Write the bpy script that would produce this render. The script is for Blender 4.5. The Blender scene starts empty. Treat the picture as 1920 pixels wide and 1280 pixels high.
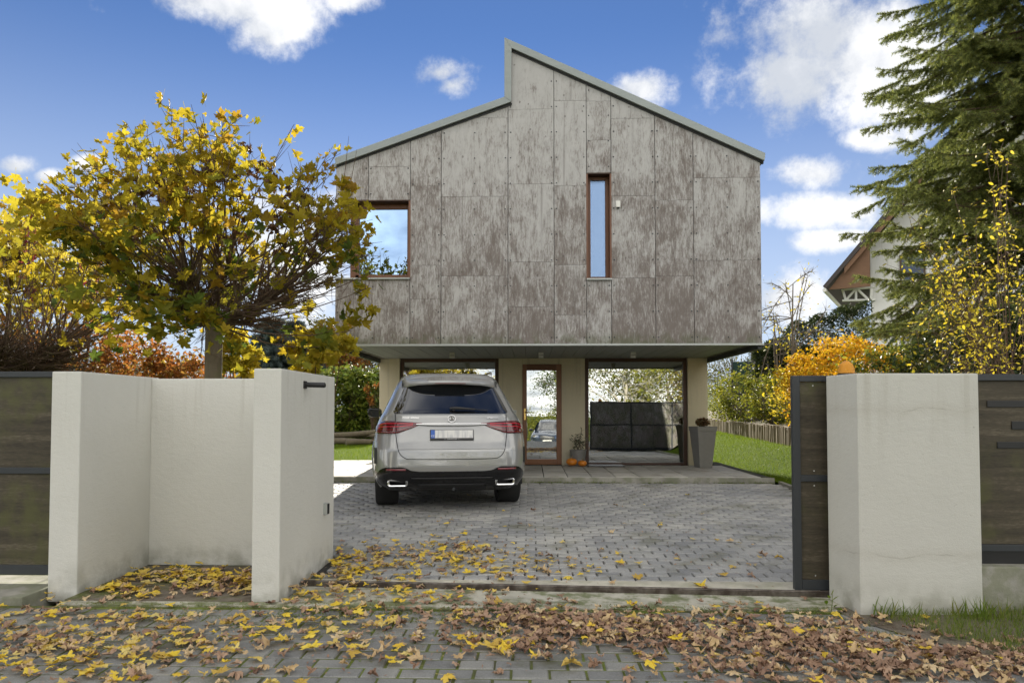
import bpy, bmesh, math, random
import numpy as np
from mathutils import Vector, Matrix
random.seed(7); rng = np.random.default_rng(7)
S = bpy.context.scene
COL = S.collection
R = math.radians

# ------------------------------------------------------------------ camera
F = 1300.0; PX, PY = 960.0, 725.0            # focal length and principal point in photo pixels
YAW = math.atan(35/1300); PITCH = R(1.85); EYE = 1.40
cd = bpy.data.cameras.new('camera'); cam = bpy.data.objects.new('camera', cd); COL.objects.link(cam)
cam.location = (0, 0, EYE); cam.rotation_euler = (R(90)+PITCH, 0, YAW)
cd.sensor_width = 36; cd.lens = F/1920*36; cd.shift_y = (PY-640)/1920; cd.clip_start = 0.05; cd.clip_end = 2000
S.camera = cam
CM = cam.rotation_euler.to_matrix()
def ray(px, py): return CM @ Vector(((px-PX)/F, -(py-PY)/F, -1))
def at(px, py, Y):
    d = ray(px, py); t = Y/d.y
    return Vector((d.x*t, Y, EYE+d.z*t))
def atx(px, py, X):
    d = ray(px, py); t = X/d.x
    return Vector((X, d.y*t, EYE+d.z*t))

# ------------------------------------------------------------------ light
SUN_AZ, SUN_EL = R(4.0), R(22.5)              # sun behind the house, a little to the left
sv = Vector((-math.sin(SUN_AZ)*math.cos(SUN_EL), math.cos(SUN_AZ)*math.cos(SUN_EL), math.sin(SUN_EL)))
sl = bpy.data.lights.new('sun', 'SUN'); sl.energy = 2.6; sl.angle = R(0.6); sl.color = (1.0, 0.93, 0.80)
so = bpy.data.objects.new('sun', sl); COL.objects.link(so); so.rotation_euler = sv.to_track_quat('Z', 'Y').to_euler()
S.view_settings.view_transform = 'Standard'; S.view_settings.look = 'None'
S.view_settings.exposure = 2.15; S.view_settings.gamma = 1.0
S.cycles.use_denoising = True
S.cycles.max_bounces = 8; S.cycles.transparent_max_bounces = 24
S.cycles.caustics_reflective = False; S.cycles.caustics_refractive = False
S.cycles.sample_clamp_indirect = 6.0

# node helpers
class G:
    def __init__(s, nt): s.nt = nt
    def n(s, t, ins=None, **props):
        nd = s.nt.nodes.new(t)
        for k, v in props.items(): setattr(nd, k, v)
        for k, v in (ins or {}).items(): s.set(nd.inputs[k], v)
        return nd
    def set(s, sock, v):
        if isinstance(v, bpy.types.NodeSocket): s.nt.links.new(v, sock)
        elif isinstance(v, bpy.types.Node): s.nt.links.new(v.outputs[0], sock)
        else:
            if isinstance(v, tuple) and len(v) == 3 and sock.type == 'RGBA': v = v+(1,)
            sock.default_value = v
    def m(s, op, a, b=0.0, c=0.0, clamp=False):
        nd = s.n('ShaderNodeMath', operation=op, use_clamp=clamp)
        s.set(nd.inputs[0], a); s.set(nd.inputs[1], b); s.set(nd.inputs[2], c); return nd.outputs[0]
    def vm(s, op, a, b=(0, 0, 0)):
        nd = s.n('ShaderNodeVectorMath', operation=op); s.set(nd.inputs[0], a); s.set(nd.inputs[1], b)
        return nd.outputs['Value'] if op in ('LENGTH', 'DOT_PRODUCT') else nd.outputs[0]
    def mix(s, f, a, b, blend='MIX'):
        nd = s.n('ShaderNodeMix', data_type='RGBA', blend_type=blend)
        s.set(nd.inputs[0], f); s.set(nd.inputs[6], a); s.set(nd.inputs[7], b); return nd.outputs[2]
    def ramp(s, f, stops, interp='LINEAR'):
        nd = s.n('ShaderNodeValToRGB'); cr = nd.color_ramp; cr.interpolation = interp
        while len(cr.elements) < len(stops): cr.elements.new(0.5)
        for e, (p, c) in zip(cr.elements, stops): e.position = p; e.color = tuple(c)+(1,) if len(c) == 3 else c
        s.set(nd.inputs[0], f); return nd.outputs[0]
    def noise(s, vec, scale, detail=4, rough=0.55, dist=0.0):
        return s.n('ShaderNodeTexNoise', {'Vector': vec, 'Scale': scale, 'Detail': detail, 'Roughness': rough, 'Distortion': dist}).outputs[0]
    def sst(s, x, a, b):
        nd = s.n('ShaderNodeMapRange', interpolation_type='SMOOTHSTEP')
        s.set(nd.inputs[0], x); s.set(nd.inputs[1], a); s.set(nd.inputs[2], b); return nd.outputs[0]
    def co(s, kind='Object'): return s.n('ShaderNodeTexCoord').outputs[kind]
    def scl(s, v, sx, sy, sz): return s.vm('MULTIPLY', v, (sx, sy, sz))
    def bump(s, h, strength=0.3, dist=0.01):
        return s.n('ShaderNodeBump', {'Strength': strength, 'Distance': dist, 'Height': h}).outputs[0]

# world: physical sky with scattered clouds
W = bpy.data.worlds.new('World'); S.world = W; W.use_nodes = True; W.cycles.sampling_method = 'MANUAL'; W.cycles.sample_map_resolution = 512
nt = W.node_tree; nt.nodes.clear(); g = G(nt)
sky = g.n('ShaderNodeTexSky'); sky.sky_type = 'NISHITA'; sky.sun_disc = False
sky.sun_elevation = SUN_EL; sky.sun_rotation = -SUN_AZ; sky.altitude = 400; sky.air_density = 1.0; sky.dust_density = 0.0; sky.ozone_density = 3.0
d = g.co('Generated')
sx = g.n('ShaderNodeSeparateXYZ', {0: d})
dx, dy, dz = sx.outputs
yy = g.m('MAXIMUM', dy, 0.02)
u = g.m('DIVIDE', dx, yy); v = g.m('DIVIDE', dz, yy)
n1 = g.noise(d, 7.5, 7, 0.66)
n2 = g.noise(d, 3.1, 1, 0.5)
n3 = g.noise(g.vm('ADD', d, (0.02, 0.0, 0.035)), 9.0, 3, 0.6)
CL = [(440,-6,250,62),(520,52,85,56),(650,0,60,30),(822,138,72,44),(845,160,62,34),(1195,166,70,36),(1540,60,210,120),(1480,150,140,110),
      (1640,110,190,150),(1630,260,62,26),(1530,326,84,38),(1545,392,130,44),(1565,450,90,26),
      (170,306,34,20),(30,312,46,22),(560,500,190,150),(1470,560,140,60),(90,330,30,16)]
best = None
for (cx, cy, rx, ry) in CL:
    dr = ray(cx, cy); u0, v0 = dr.x/dr.y, dr.z/dr.y
    a = g.m('MULTIPLY', g.m('SUBTRACT', u, u0), F/rx); b = g.m('MULTIPLY', g.m('SUBTRACT', v, v0), F/ry)
    q = g.m('SUBTRACT', 1.0, g.m('SQRT', g.m('ADD', g.m('MULTIPLY', a, a), g.m('MULTIPLY', b, b))))
    best = q if best is None else g.m('MAXIMUM', best, q)
best = g.m('MAXIMUM', best, -1.0)
fr = g.m('MULTIPLY', g.sst(dy, 0.25, 0.5), g.sst(v, 0.95, 0.66))
dens_f = g.sst(g.m('ADD', g.m('MULTIPLY', best, 0.85), g.m('MULTIPLY', g.m('SUBTRACT', n1, 0.5), 2.6)), -0.06, 0.62)
dens_f = g.m('MULTIPLY', dens_f, g.sst(best, -0.55, -0.05))
# unseen broken cloud everywhere else, spread wide to brighten the shade
pz = g.m('ADD', g.m('ABSOLUTE', dz), 0.22)
pv = g.n('ShaderNodeCombineXYZ', {0: g.m('DIVIDE', dx, pz), 1: g.m('DIVIDE', dy, pz), 2: 4.3})
nb = g.noise(pv, 1.5, 5, 0.6)
dens_b = g.m('MULTIPLY', g.sst(nb, 0.34, 0.66), 0.9)
dens = g.m('ADD', g.m('MULTIPLY', dens_f, fr), g.m('MULTIPLY', dens_b, g.m('SUBTRACT', 1.0, fr)), clamp=True)
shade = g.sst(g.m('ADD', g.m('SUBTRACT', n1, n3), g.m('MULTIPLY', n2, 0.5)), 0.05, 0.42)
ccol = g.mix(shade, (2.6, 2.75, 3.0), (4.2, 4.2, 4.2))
# clouds away from the sun, mostly unseen, brightened as fill for the shaded fronts
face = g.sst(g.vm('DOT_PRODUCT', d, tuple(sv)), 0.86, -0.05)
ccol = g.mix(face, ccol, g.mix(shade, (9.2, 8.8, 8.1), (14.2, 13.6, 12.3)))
hsv = g.n('ShaderNodeHueSaturation', {'Saturation': 1.0, 'Value': 1.0, 'Color': g.mix(1.0, sky.outputs[0], (0.282, 0.324, 0.416), 'MULTIPLY')})
# thin white veil low over the horizon
veil = g.m('MULTIPLY', g.m('SUBTRACT', 1.0, g.sst(dz, 0.0, 0.50)), 0.80)
base = g.mix(veil, hsv.outputs[0], (2.75, 3.05, 3.5))
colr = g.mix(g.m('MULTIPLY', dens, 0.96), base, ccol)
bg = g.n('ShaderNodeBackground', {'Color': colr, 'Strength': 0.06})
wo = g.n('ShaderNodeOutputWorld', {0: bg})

# ------------------------------------------------------------------ materials
def mat(name, fn):
    m = bpy.data.materials.new(name); m.use_nodes = True; t = m.node_tree; t.nodes.clear(); k = G(t)
    r = fn(k); o = k.n('ShaderNodeOutputMaterial', {0: r}); return m
def bsdf(k, col, rough=0.6, **kw):
    ins = {'Base Color': col, 'Roughness': rough}; nrm = kw.pop('normal', None)
    ins.update({a.replace('_', ' '): b for a, b in kw.items()})
    if nrm is not None: ins['Normal'] = nrm
    return k.n('ShaderNodeBsdfPrincipled', ins).outputs[0]
def plain(name, col, rough=0.5, var=0.12, **kw):
    def f(k):
        c = k.co(); n = k.noise(c, 14, 5)
        cc = k.mix(n, tuple(x*(1-var) for x in col), tuple(min(1, x*(1+var)) for x in col))
        return bsdf(k, cc, k.m('ADD', rough-0.05, k.m('MULTIPLY', n, 0.1)), normal=k.bump(k.noise(c, 220, 3), 0.08, 0.003), **kw)
    return mat(name, f)
def leafmat(name, cols, trans=0.5, scale=0.0, rough=0.55, mottle=0.35):
    """cols: list of colours chosen at random for every single leaf"""
    def f(k):
        gi = k.n('ShaderNodeNewGeometry').outputs['Random Per Island']
        oi = k.n('ShaderNodeObjectInfo').outputs['Random']
        r = k.m('FRACT', k.m('ADD', gi, k.m('MULTIPLY', oi, 7.31)))
        st = [((i+0.5)/len(cols), c) for i, c in enumerate(cols)]
        c = k.ramp(r, st)
        nn = k.noise(k.co(), 35, 3)
        c = k.mix(k.m('MULTIPLY', k.sst(nn, 0.45, 0.75), mottle), c, k.mix(1.0, c, (0.45, 0.32, 0.2), 'MULTIPLY'))
        d1 = bsdf(k, c, rough, Specular_IOR_Level=0.25)
        tr = k.n('ShaderNodeBsdfTranslucent', {0: c}).outputs[0]
        return k.n('ShaderNodeMixShader', {0: trans, 1: d1, 2: tr}).outputs[0]
    return mat(name, f)
MT = {}
def panel_m(k):
    c = k.co(); oi = k.n('ShaderNodeObjectInfo').outputs['Random']
    off = k.n('ShaderNodeCombineXYZ', {0: k.m('MULTIPLY', oi, 3.0), 1: 0.0, 2: k.m('MULTIPLY', oi, 5.0)})
    p = k.vm('ADD', c, off); hz = k.n('ShaderNodeSeparateXYZ', {0: c}).outputs[2]
    big = k.noise(k.scl(p, 1.6, 1.6, 1.0), 1.5, 6, 0.68, 0.7)
    mid = k.noise(k.scl(p, 9, 9, 3.2), 1.0, 6, 0.7, 0.4)
    st = k.noise(k.scl(p, 46, 46, 8.0), 1.0, 6, 0.72, 0.6)
    fl = k.noise(k.scl(p, 120, 120, 30), 1.0, 3, 0.7)
    brown = k.mix(mid, (0.112, 0.091, 0.079), (0.245, 0.215, 0.194))
    # pale flaking film, thicker on upper boards and in patches
    cov = k.m('ADD', k.m('ADD', k.m('MULTIPLY', k.m('SUBTRACT', big, 0.5), 1.15), k.m('MULTIPLY', k.m('SUBTRACT', mid, 0.5), 0.75)), k.m('MULTIPLY', k.m('SUBTRACT', hz, 4.3), 0.085))
    cov = k.m('ADD', cov, k.m('MULTIPLY', k.m('SUBTRACT', oi, 0.5), 0.16))
    x = k.m('ADD', cov, k.m('ADD', k.m('MULTIPLY', k.m('SUBTRACT', st, 0.5), 1.5), k.m('MULTIPLY', k.m('SUBTRACT', fl, 0.5), 0.5)))
    col = k.mix(k.m('MULTIPLY', k.sst(x, -0.31, 0.30), 0.92), brown, k.mix(mid, (0.38, 0.372, 0.358), (0.53, 0.525, 0.51)))
    vo = k.n('ShaderNodeTexVoronoi', {'Vector': k.scl(p, 7, 7, 5), 'Scale': 1.0, 'Randomness': 1.0})
    pock = k.sst(k.m('ADD', vo.outputs[0], k.m('MULTIPLY', k.noise(p, 34, 3), 0.22)), 0.24, 0.16)
    col = k.mix(k.m('MULTIPLY', pock, 0.6), col, (0.085, 0.065, 0.058))
    run = k.m('MULTIPLY', k.sst(k.noise(k.scl(p, 13, 13, 0.35), 1.0, 4, 0.6), 0.57, 0.70), 0.35)
    col = k.mix(run, col, (0.10, 0.082, 0.070))
    low = k.m('MULTIPLY', k.sst(hz, 2.70, 2.44), k.sst(k.noise(c, 5, 4), 0.38, 0.6))
    col = k.mix(k.m('MULTIPLY', low, 0.6), col, (0.085, 0.10, 0.04))       # algae along the drip edge
    return bsdf(k, col, 0.75, normal=k.bump(k.m('ADD', st, fl), 0.5, 0.004))
MT['panel'] = mat('weathered_board', panel_m)
def plaster(k, base, dirt=(0.15, 0.145, 0.09), up=0.30, cracks=()):
    c = k.co(); n = k.noise(c, 2.2, 6, 0.6); f = k.noise(c, 140, 4, 0.6)
    col = k.mix(n, tuple(x*0.93 for x in base), tuple(x*1.06 for x in base))
    z = k.n('ShaderNodeSeparateXYZ', {0: c}).outputs[2]
    foot = k.m('MULTIPLY', k.sst(z, up, 0.0), k.sst(k.noise(c, 6, 5), 0.35, 0.7))
    col = k.mix(k.m('MULTIPLY', foot, 0.55), col, dirt)
    for cz_ in cracks:
        w_ = k.m('ABSOLUTE', k.m('SUBTRACT', k.m('ADD', z, k.m('MULTIPLY', k.noise(k.scl(c, 1, 1, 0.2), 4.0, 5), 0.09)), cz_+0.045))
        col = k.mix(k.m('MULTIPLY', k.m('MULTIPLY', k.sst(w_, 0.007, 0.0015), k.sst(k.noise(c, 5, 3), 0.45, 0.65)), 0.32), col, (0.2, 0.18, 0.14))
        col = k.mix(k.m('MULTIPLY', k.m('MULTIPLY', k.sst(w_, 0.07, 0.0), k.noise(c, 9, 4)), 0.3), col, (0.34, 0.31, 0.25))
    drip = k.m('MULTIPLY', k.m('MULTIPLY', k.sst(k.noise(k.scl(c, 11, 11, 0.5), 1, 6), 0.52, 0.74), k.sst(z, 0.9, 1.7)), 0.42)
    col = k.mix(drip, col, (0.33, 0.31, 0.25))
    col = k.mix(k.m('MULTIPLY', k.sst(k.noise(c, 38, 2), 0.72, 0.80), 0.5), col, (0.25, 0.23, 0.2))
    return bsdf(k, col, 0.85, normal=k.bump(k.m('ADD', k.m('ADD', f, k.m('MULTIPLY', n, 2.0)), k.m('MULTIPLY', k.noise(k.scl(c, 18, 18, 30), 1, 4), 1.2)), 0.55, 0.005))
MT['plaster'] = mat('grey_white_render', lambda k: plaster(k, (0.61, 0.605, 0.555)))
MT['plaster_r'] = mat('cracked_render', lambda k: plaster(k, (0.53, 0.525, 0.475), cracks=(0.40, 1.40)))
MT['plaster_y'] = mat('cream_render', lambda k: plaster(k, (0.66, 0.60, 0.44)))
MT['white_wall'] = mat('white_render', lambda k: plaster(k, (0.72, 0.71, 0.68)))
def conc(k, base, moss=0.0):
    c = k.co(); n = k.noise(c, 3.5, 7, 0.62); f = k.noise(c, 90, 4)
    col = k.ramp(n, [(0.3, tuple(x*0.65 for x in base)), (0.7, tuple(x*1.2 for x in base))])
    if moss: col = k.mix(k.m('MULTIPLY', k.sst(k.noise(c, 4.5, 6, 0.65), 0.44, 0.60), moss), col, (0.095, 0.12, 0.026))
    return bsdf(k, col, 0.88, normal=k.bump(k.m('ADD', f, n), 0.5, 0.006))
MT['apron'] = mat('mossy_concrete', lambda k: conc(k, (0.46, 0.44, 0.36), 0.8))
MT['threshold'] = mat('pale_worn_concrete', lambda k: conc(k, (0.52, 0.49, 0.40), 0.25))
MT['concrete'] = mat('old_concrete', lambda k: conc(k, (0.30, 0.29, 0.25), 0.4))
def paver_m(k, dim=1.0, mossy=0.55):
    c = k.co(); gi = k.n('ShaderNodeNewGeometry'); r = k.m('FRACT', k.m('ADD', gi.outputs['Random Per Island'], k.m('MULTIPLY', k.n('ShaderNodeObjectInfo').outputs['Random'], 5.7)))
    wc = gi.outputs['Position']
    col = k.ramp(r, [(0.0, (0.35, 0.35, 0.345)), (0.35, (0.42, 0.418, 0.405)), (0.7, (0.46, 0.455, 0.435)), (1.0, (0.52, 0.51, 0.475))])
    n = k.noise(wc, 1.1, 6, 0.6); f = k.noise(wc, 160, 4, 0.65)
    col = k.mix(k.sst(n, 0.30, 0.72), k.mix(1.0, col, (0.66, 0.68, 0.72), 'MULTIPLY'), col)
    col = k.mix(k.sst(f, 0.35, 0.7), col, k.mix(1.0, col, (0.62, 0.61, 0.58), 'MULTIPLY'))
    col = k.mix(k.m('MULTIPLY', k.sst(k.noise(wc, 420, 2), 0.55, 0.75), 0.35), col, (0.55, 0.54, 0.50))
    mo = k.m('MULTIPLY', k.sst(k.noise(wc, 2.0, 7, 0.66), 0.50, 0.70), mossy)
    col = k.mix(mo, col, (0.115, 0.115, 0.058))
    if dim < 1: col = k.mix(1.0, col, (dim, dim, dim*0.97), 'MULTIPLY')
    rough = k.m('ADD', 0.50, k.m('MULTIPLY', n, 0.35))
    return bsdf(k, col, rough, normal=k.bump(f, 0.35, 0.003))
MT['paver'] = mat('concrete_paver', paver_m)
MT['paver_street'] = mat('street_paver', lambda k: paver_m(k, 0.68, 0.8))
def joint_m(k):
    c = k.co(); n = k.noise(c, 3.0, 6, 0.65); f = k.noise(c, 110, 4)
    col = k.ramp(n, [(0.34, (0.06, 0.055, 0.035)), (0.48, (0.11, 0.13, 0.025)), (0.64, (0.17, 0.22, 0.03))])
    col = k.mix(k.m('MULTIPLY', f, 0.4), col, (0.03, 0.03, 0.015))
    return bsdf(k, col, 0.95, normal=k.bump(f, 0.8, 0.01))
MT['joint'] = mat('mossy_joint', joint_m)
MT['joint_dark'] = mat('sand_joint', lambda k: bsdf(k, k.ramp(k.noise(k.co(), 3.0, 6), [(0.45, (0.035, 0.033, 0.030)), (0.7, (0.06, 0.07, 0.025))]), 0.95))
def slab_m(k):
    c = k.n('ShaderNodeNewGeometry').outputs['Position']; oi = k.n('ShaderNodeObjectInfo').outputs['Random']
    col = k.ramp(oi, [(0, (0.36, 0.35, 0.32)), (1, (0.48, 0.465, 0.42))])
    n = k.noise(c, 3.0, 6); col = k.mix(k.sst(n, 0.45, 0.75), col, k.mix(1.0, col, (0.68, 0.66, 0.6), 'MULTIPLY'))
    return bsdf(k, col, 0.8, normal=k.bump(k.noise(c, 120, 3), 0.3, 0.003))
MT['slab'] = mat('terrace_slab', slab_m)
def ground_m(k):
    c = k.co(); n = k.noise(c, 0.5, 6, 0.6); f = k.noise(c, 20, 5, 0.7)
    col = k.ramp(n, [(0.3, (0.045, 0.06, 0.014)), (0.55, (0.07, 0.10, 0.018)), (0.75, (0.09, 0.085, 0.03))])
    col = k.mix(k.m('MULTIPLY', f, 0.5), col, (0.03, 0.035, 0.012))
    return bsdf(k, col, 0.95, Specular_IOR_Level=0.03, normal=k.bump(f, 0.9, 0.03))
MT['ground'] = mat('rough_ground', ground_m)
def soil_m(k):
    c = k.co(); n = k.noise(c, 1.8, 6, 0.65); f = k.noise(c, 45, 5, 0.7)
    col = k.ramp(n, [(0.35, (0.15, 0.125, 0.095)), (0.50, (0.24, 0.21, 0.17)), (0.60, (0.12, 0.14, 0.04)), (0.75, (0.42, 0.40, 0.35))])
    return bsdf(k, k.mix(k.m('MULTIPLY', f, 0.5), col, (0.05, 0.042, 0.032)), 0.95, Specular_IOR_Level=0.05, normal=k.bump(f, 0.8, 0.015))
MT['soil'] = mat('bare_soil', soil_m)
def lawn_m(k):
    c = k.co(); n = k.noise(c, 0.9, 6, 0.6); f = k.noise(c, 55, 5, 0.7)
    col = k.ramp(n, [(0.3, (0.065, 0.115, 0.006)), (0.7, (0.115, 0.17, 0.008))])
    return bsdf(k, k.mix(k.m('MULTIPLY', f, 0.6), col, (0.04, 0.07, 0.006)), 0.9, Specular_IOR_Level=0.03, normal=k.bump(f, 1.0, 0.03))
MT['lawn'] = mat('mown_lawn', lawn_m)
def wood(k, a, b, sc=(3, 3, 40), rough=0.5):
    c = k.co(); n = k.noise(k.scl(c, *sc), 1.0, 5, 0.6, 0.6)
    return bsdf(k, k.mix(n, a, b), rough, normal=k.bump(n, 0.15, 0.003))
MT['wood'] = mat('stained_wood', lambda k: wood(k, (0.105, 0.042, 0.020), (0.20, 0.088, 0.042), (45, 45, 3)))
MT['wood_door'] = mat('warm_stained_wood', lambda k: wood(k, (0.16, 0.066, 0.026), (0.29, 0.13, 0.055), (45, 45, 3), 0.4))
MT['wood_dark'] = mat('dark_brown_wood', lambda k: wood(k, (0.05, 0.026, 0.016), (0.10, 0.05, 0.03), (3, 3, 40)))
MT['post_wood'] = mat('grey_round_wood', lambda k: wood(k, (0.17, 0.135, 0.085), (0.34, 0.28, 0.19), (30, 30, 3), 0.85))
def gatep_m(k):
    c = k.co(); n = k.noise(k.scl(c, 1.2, 1.2, 14), 1.0, 6, 0.65, 0.5); b = k.noise(c, 1.7, 5)
    f = k.noise(k.scl(c, 25, 25, 90), 1, 4)
    col = k.ramp(k.m('ADD', k.m('MULTIPLY', n, 0.7), k.m('MULTIPLY', f, 0.3)), [(0.36, (0.028, 0.022, 0.012)), (0.54, (0.062, 0.050, 0.030)), (0.70, (0.15, 0.125, 0.085))])
    col = k.mix(k.m('MULTIPLY', k.m('MULTIPLY', k.sst(b, 0.42, 0.60), k.sst(k.noise(c, 9, 5), 0.3, 0.65)), 0.85), col, (0.075, 0.076, 0.022))
    return bsdf(k, col, 0.65, normal=k.bump(f, 0.2, 0.003))
MT['gate_panel'] = mat('stained_fibre_board', gatep_m)
MT['anthracite'] = plain('anthracite_steel', (0.030, 0.034, 0.038), 0.5)
MT['black'] = plain('black_plastic', (0.012, 0.012, 0.013), 0.45)
MT['gloss_black'] = plain('gloss_black', (0.008, 0.008, 0.009), 0.14)
MT['zinc'] = mat('zinc_flashing', lambda k: bsdf(k, k.mix(k.noise(k.scl(k.co(), 1, 1, 6), 2.5, 5), (0.20, 0.225, 0.215), (0.27, 0.295, 0.28)), 0.42, Metallic=0.45))
MT['soffit'] = plain('grey_soffit_board', (0.27, 0.285, 0.27), 0.6, 0.10)
MT['edge_metal'] = plain('pale_edge_metal', (0.40, 0.42, 0.40), 0.4, 0.08, Metallic=0.3)
MT['dark_wall'] = plain('interior_paint', (0.45, 0.43, 0.40), 0.9)
MT['backing'] = plain('dark_wall_membrane', (0.018, 0.017, 0.016), 0.9)
MT['white'] = plain('white_plastic', (0.72, 0.71, 0.66), 0.4, 0.04)
MT['brass'] = plain('brass', (0.75, 0.50, 0.16), 0.28, 0.06, Metallic=1.0)
MT['chrome'] = plain('chrome', (0.75, 0.75, 0.75), 0.14, 0.04, Metallic=1.0)
MT['steel'] = mat('worn_steel_rail', lambda k: bsdf(k, k.ramp(k.noise(k.co(), 12, 5), [(0.4, (0.06, 0.045, 0.035)), (0.65, (0.16, 0.14, 0.12))]), 0.45, Metallic=0.5))
def glass_m(fac, tint, gl=(0.93, 0.95, 0.97)):
    def f(k):
        a = k.n('ShaderNodeBsdfTransparent', {0: tint}).outputs[0]
        wv = k.bump(k.noise(k.co(), 1.3, 2), 0.05, 0.02)
        b = k.n('ShaderNodeBsdfGlossy', {'Color': gl, 'Roughness': 0.0, 'Normal': wv}).outputs[0]
        return k.n('ShaderNodeMixShader', {0: fac, 1: a, 2: b}).outputs[0]
    return f
MT['glass'] = mat('coated_window_glass', glass_m(0.52, (0.85, 0.87, 0.87), (0.90, 0.92, 0.92)))
MT['glass_blue'] = mat('upper_window_glass', glass_m(0.80, (0.25, 0.28, 0.30), (0.30, 0.44, 0.66)))
def frost(k):
    b = k.bump(k.noise(k.co(), 130, 2), 0.35, 0.004)
    a = k.n('ShaderNodeBsdfTransparent', {0: (0.25, 0.28, 0.30)}).outputs[0]
    c = k.n('ShaderNodeBsdfGlossy', {'Color': (0.26, 0.37, 0.55), 'Roughness': 0.12, 'Normal': b}).outputs[0]
    return k.n('ShaderNodeMixShader', {0: 0.66, 1: a, 2: c}).outputs[0]
MT['glass_frost'] = mat('ornament_glass', frost)
def bark(k, a, b):
    c = k.co(); n = k.noise(k.scl(c, 18, 18, 5), 1, 6, 0.7); l = k.noise(c, 5, 5)
    col = k.mix(n, a, b); col = k.mix(k.m('MULTIPLY', k.sst(l, 0.5, 0.7), 0.4), col, (0.14, 0.14, 0.06))
    return bsdf(k, col, 0.9, normal=k.bump(n, 0.7, 0.02))
MT['bark'] = mat('maple_bark', lambda k: bark(k, (0.07, 0.055, 0.035), (0.20, 0.165, 0.11)))
MT['twig'] = mat('brown_twig', lambda k: bark(k, (0.06, 0.035, 0.022), (0.13, 0.08, 0.05)))
MT['twig_grey'] = mat('grey_twig', lambda k: bark(k, (0.13, 0.105, 0.085), (0.24, 0.20, 0.16)))
MT['twig_pale'] = mat('pale_bark', lambda k: bark(k, (0.32, 0.29, 0.23), (0.50, 0.46, 0.38)))
MT['maple'] = leafmat('maple_leaf', [(0.38, 0.30, 0.02), (0.50, 0.40, 0.03), (0.27, 0.24, 0.02), (0.44, 0.31, 0.02), (0.23, 0.23, 0.02), (0.36, 0.22, 0.02)], 0.58)
MT['maple_green'] = leafmat('maple_leaf_green', [(0.09, 0.13, 0.02), (0.16, 0.19, 0.02), (0.26, 0.24, 0.02)], 0.45)
MT['dead_leaf'] = leafmat('dead_leaf', [(0.06, 0.032, 0.018), (0.09, 0.045, 0.022), (0.13, 0.07, 0.03)], 0.25)
MT['fall_yellow'] = leafmat('fallen_yellow', [(0.80, 0.58, 0.05), (0.86, 0.66, 0.10), (0.74, 0.50, 0.05), (0.76, 0.62, 0.22), (0.56, 0.38, 0.08)], 0.2, mottle=0.45)
MT['fall_tan'] = leafmat('fallen_tan', [(0.58, 0.42, 0.22), (0.48, 0.33, 0.17), (0.66, 0.51, 0.30)], 0.15, mottle=0.5)
MT['fall_brown'] = leafmat('fallen_brown', [(0.30, 0.185, 0.12), (0.40, 0.26, 0.175), (0.21, 0.125, 0.085), (0.46, 0.31, 0.21)], 0.12, mottle=0.5)
MT['orange_leaf'] = leafmat('orange_leaf', [(0.42, 0.15, 0.035), (0.48, 0.22, 0.05), (0.30, 0.11, 0.03), (0.40, 0.28, 0.05), (0.20, 0.09, 0.03)], 0.45)
MT['red_leaf'] = leafmat('red_leaf', [(0.22, 0.03, 0.04), (0.16, 0.03, 0.05), (0.28, 0.06, 0.05)], 0.45)
MT['gold_leaf'] = leafmat('gold_leaf', [(0.62, 0.36, 0.015), (0.70, 0.44, 0.02), (0.60, 0.28, 0.02), (0.50, 0.36, 0.02)], 0.45)
MT['yellow_leaf'] = leafmat('yellow_leaf', [(0.60, 0.47, 0.03), (0.50, 0.42, 0.03), (0.40, 0.36, 0.04), (0.64, 0.50, 0.06)], 0.5)
MT['yg_leaf'] = leafmat('yellow_green_leaf', [(0.24, 0.25, 0.03), (0.16, 0.19, 0.025), (0.34, 0.31, 0.035), (0.10, 0.13, 0.02)], 0.4)
MT['olive_leaf'] = leafmat('olive_leaf', [(0.10, 0.105, 0.03), (0.14, 0.13, 0.035), (0.07, 0.08, 0.025), (0.19, 0.16, 0.05)], 0.4)
MT['green_leaf'] = leafmat('green_leaf', [(0.05, 0.085, 0.018), (0.08, 0.12, 0.022), (0.13, 0.16, 0.03)], 0.35)
MT['rhodo_leaf'] = leafmat('evergreen_leaf', [(0.11, 0.16, 0.022), (0.17, 0.21, 0.03), (0.24, 0.26, 0.04), (0.07, 0.11, 0.02)], 0.35, rough=0.35)
MT['dark_leaf'] = leafmat('dark_hedge_leaf', [(0.025, 0.042, 0.014), (0.04, 0.06, 0.018), (0.06, 0.075, 0.02)], 0.25)
MT['needle'] = leafmat('spruce_needle', [(0.085, 0.11, 0.036), (0.13, 0.16, 0.046), (0.20, 0.23, 0.058), (0.30, 0.31, 0.075)], 0.3, mottle=0.1)
MT['needle_blue'] = leafmat('blue_needle', [(0.09, 0.125, 0.12), (0.13, 0.165, 0.15), (0.07, 0.10, 0.085)], 0.3, mottle=0.1)
MT['grass'] = leafmat('grass_blade', [(0.10, 0.165, 0.008), (0.14, 0.21, 0.010), (0.19, 0.24, 0.014)], 0.45, mottle=0.1)
MT['grass_dull'] = leafmat('verge_grass_blade', [(0.11, 0.17, 0.02), (0.16, 0.23, 0.03), (0.20, 0.22, 0.05)], 0.4, mottle=0.1)
MT['moss'] = leafmat('moss_tuft', [(0.12, 0.17, 0.015), (0.18, 0.24, 0.022), (0.14, 0.14, 0.03)], 0.3, mottle=0.1)
MT['hydrangea'] = leafmat('dry_flower', [(0.16, 0.085, 0.04), (0.24, 0.13, 0.06), (0.12, 0.10, 0.04)], 0.3)
MT['grey_leaf'] = leafmat('grey_green_leaf', [(0.14, 0.16, 0.11), (0.10, 0.12, 0.07)], 0.3)
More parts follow.
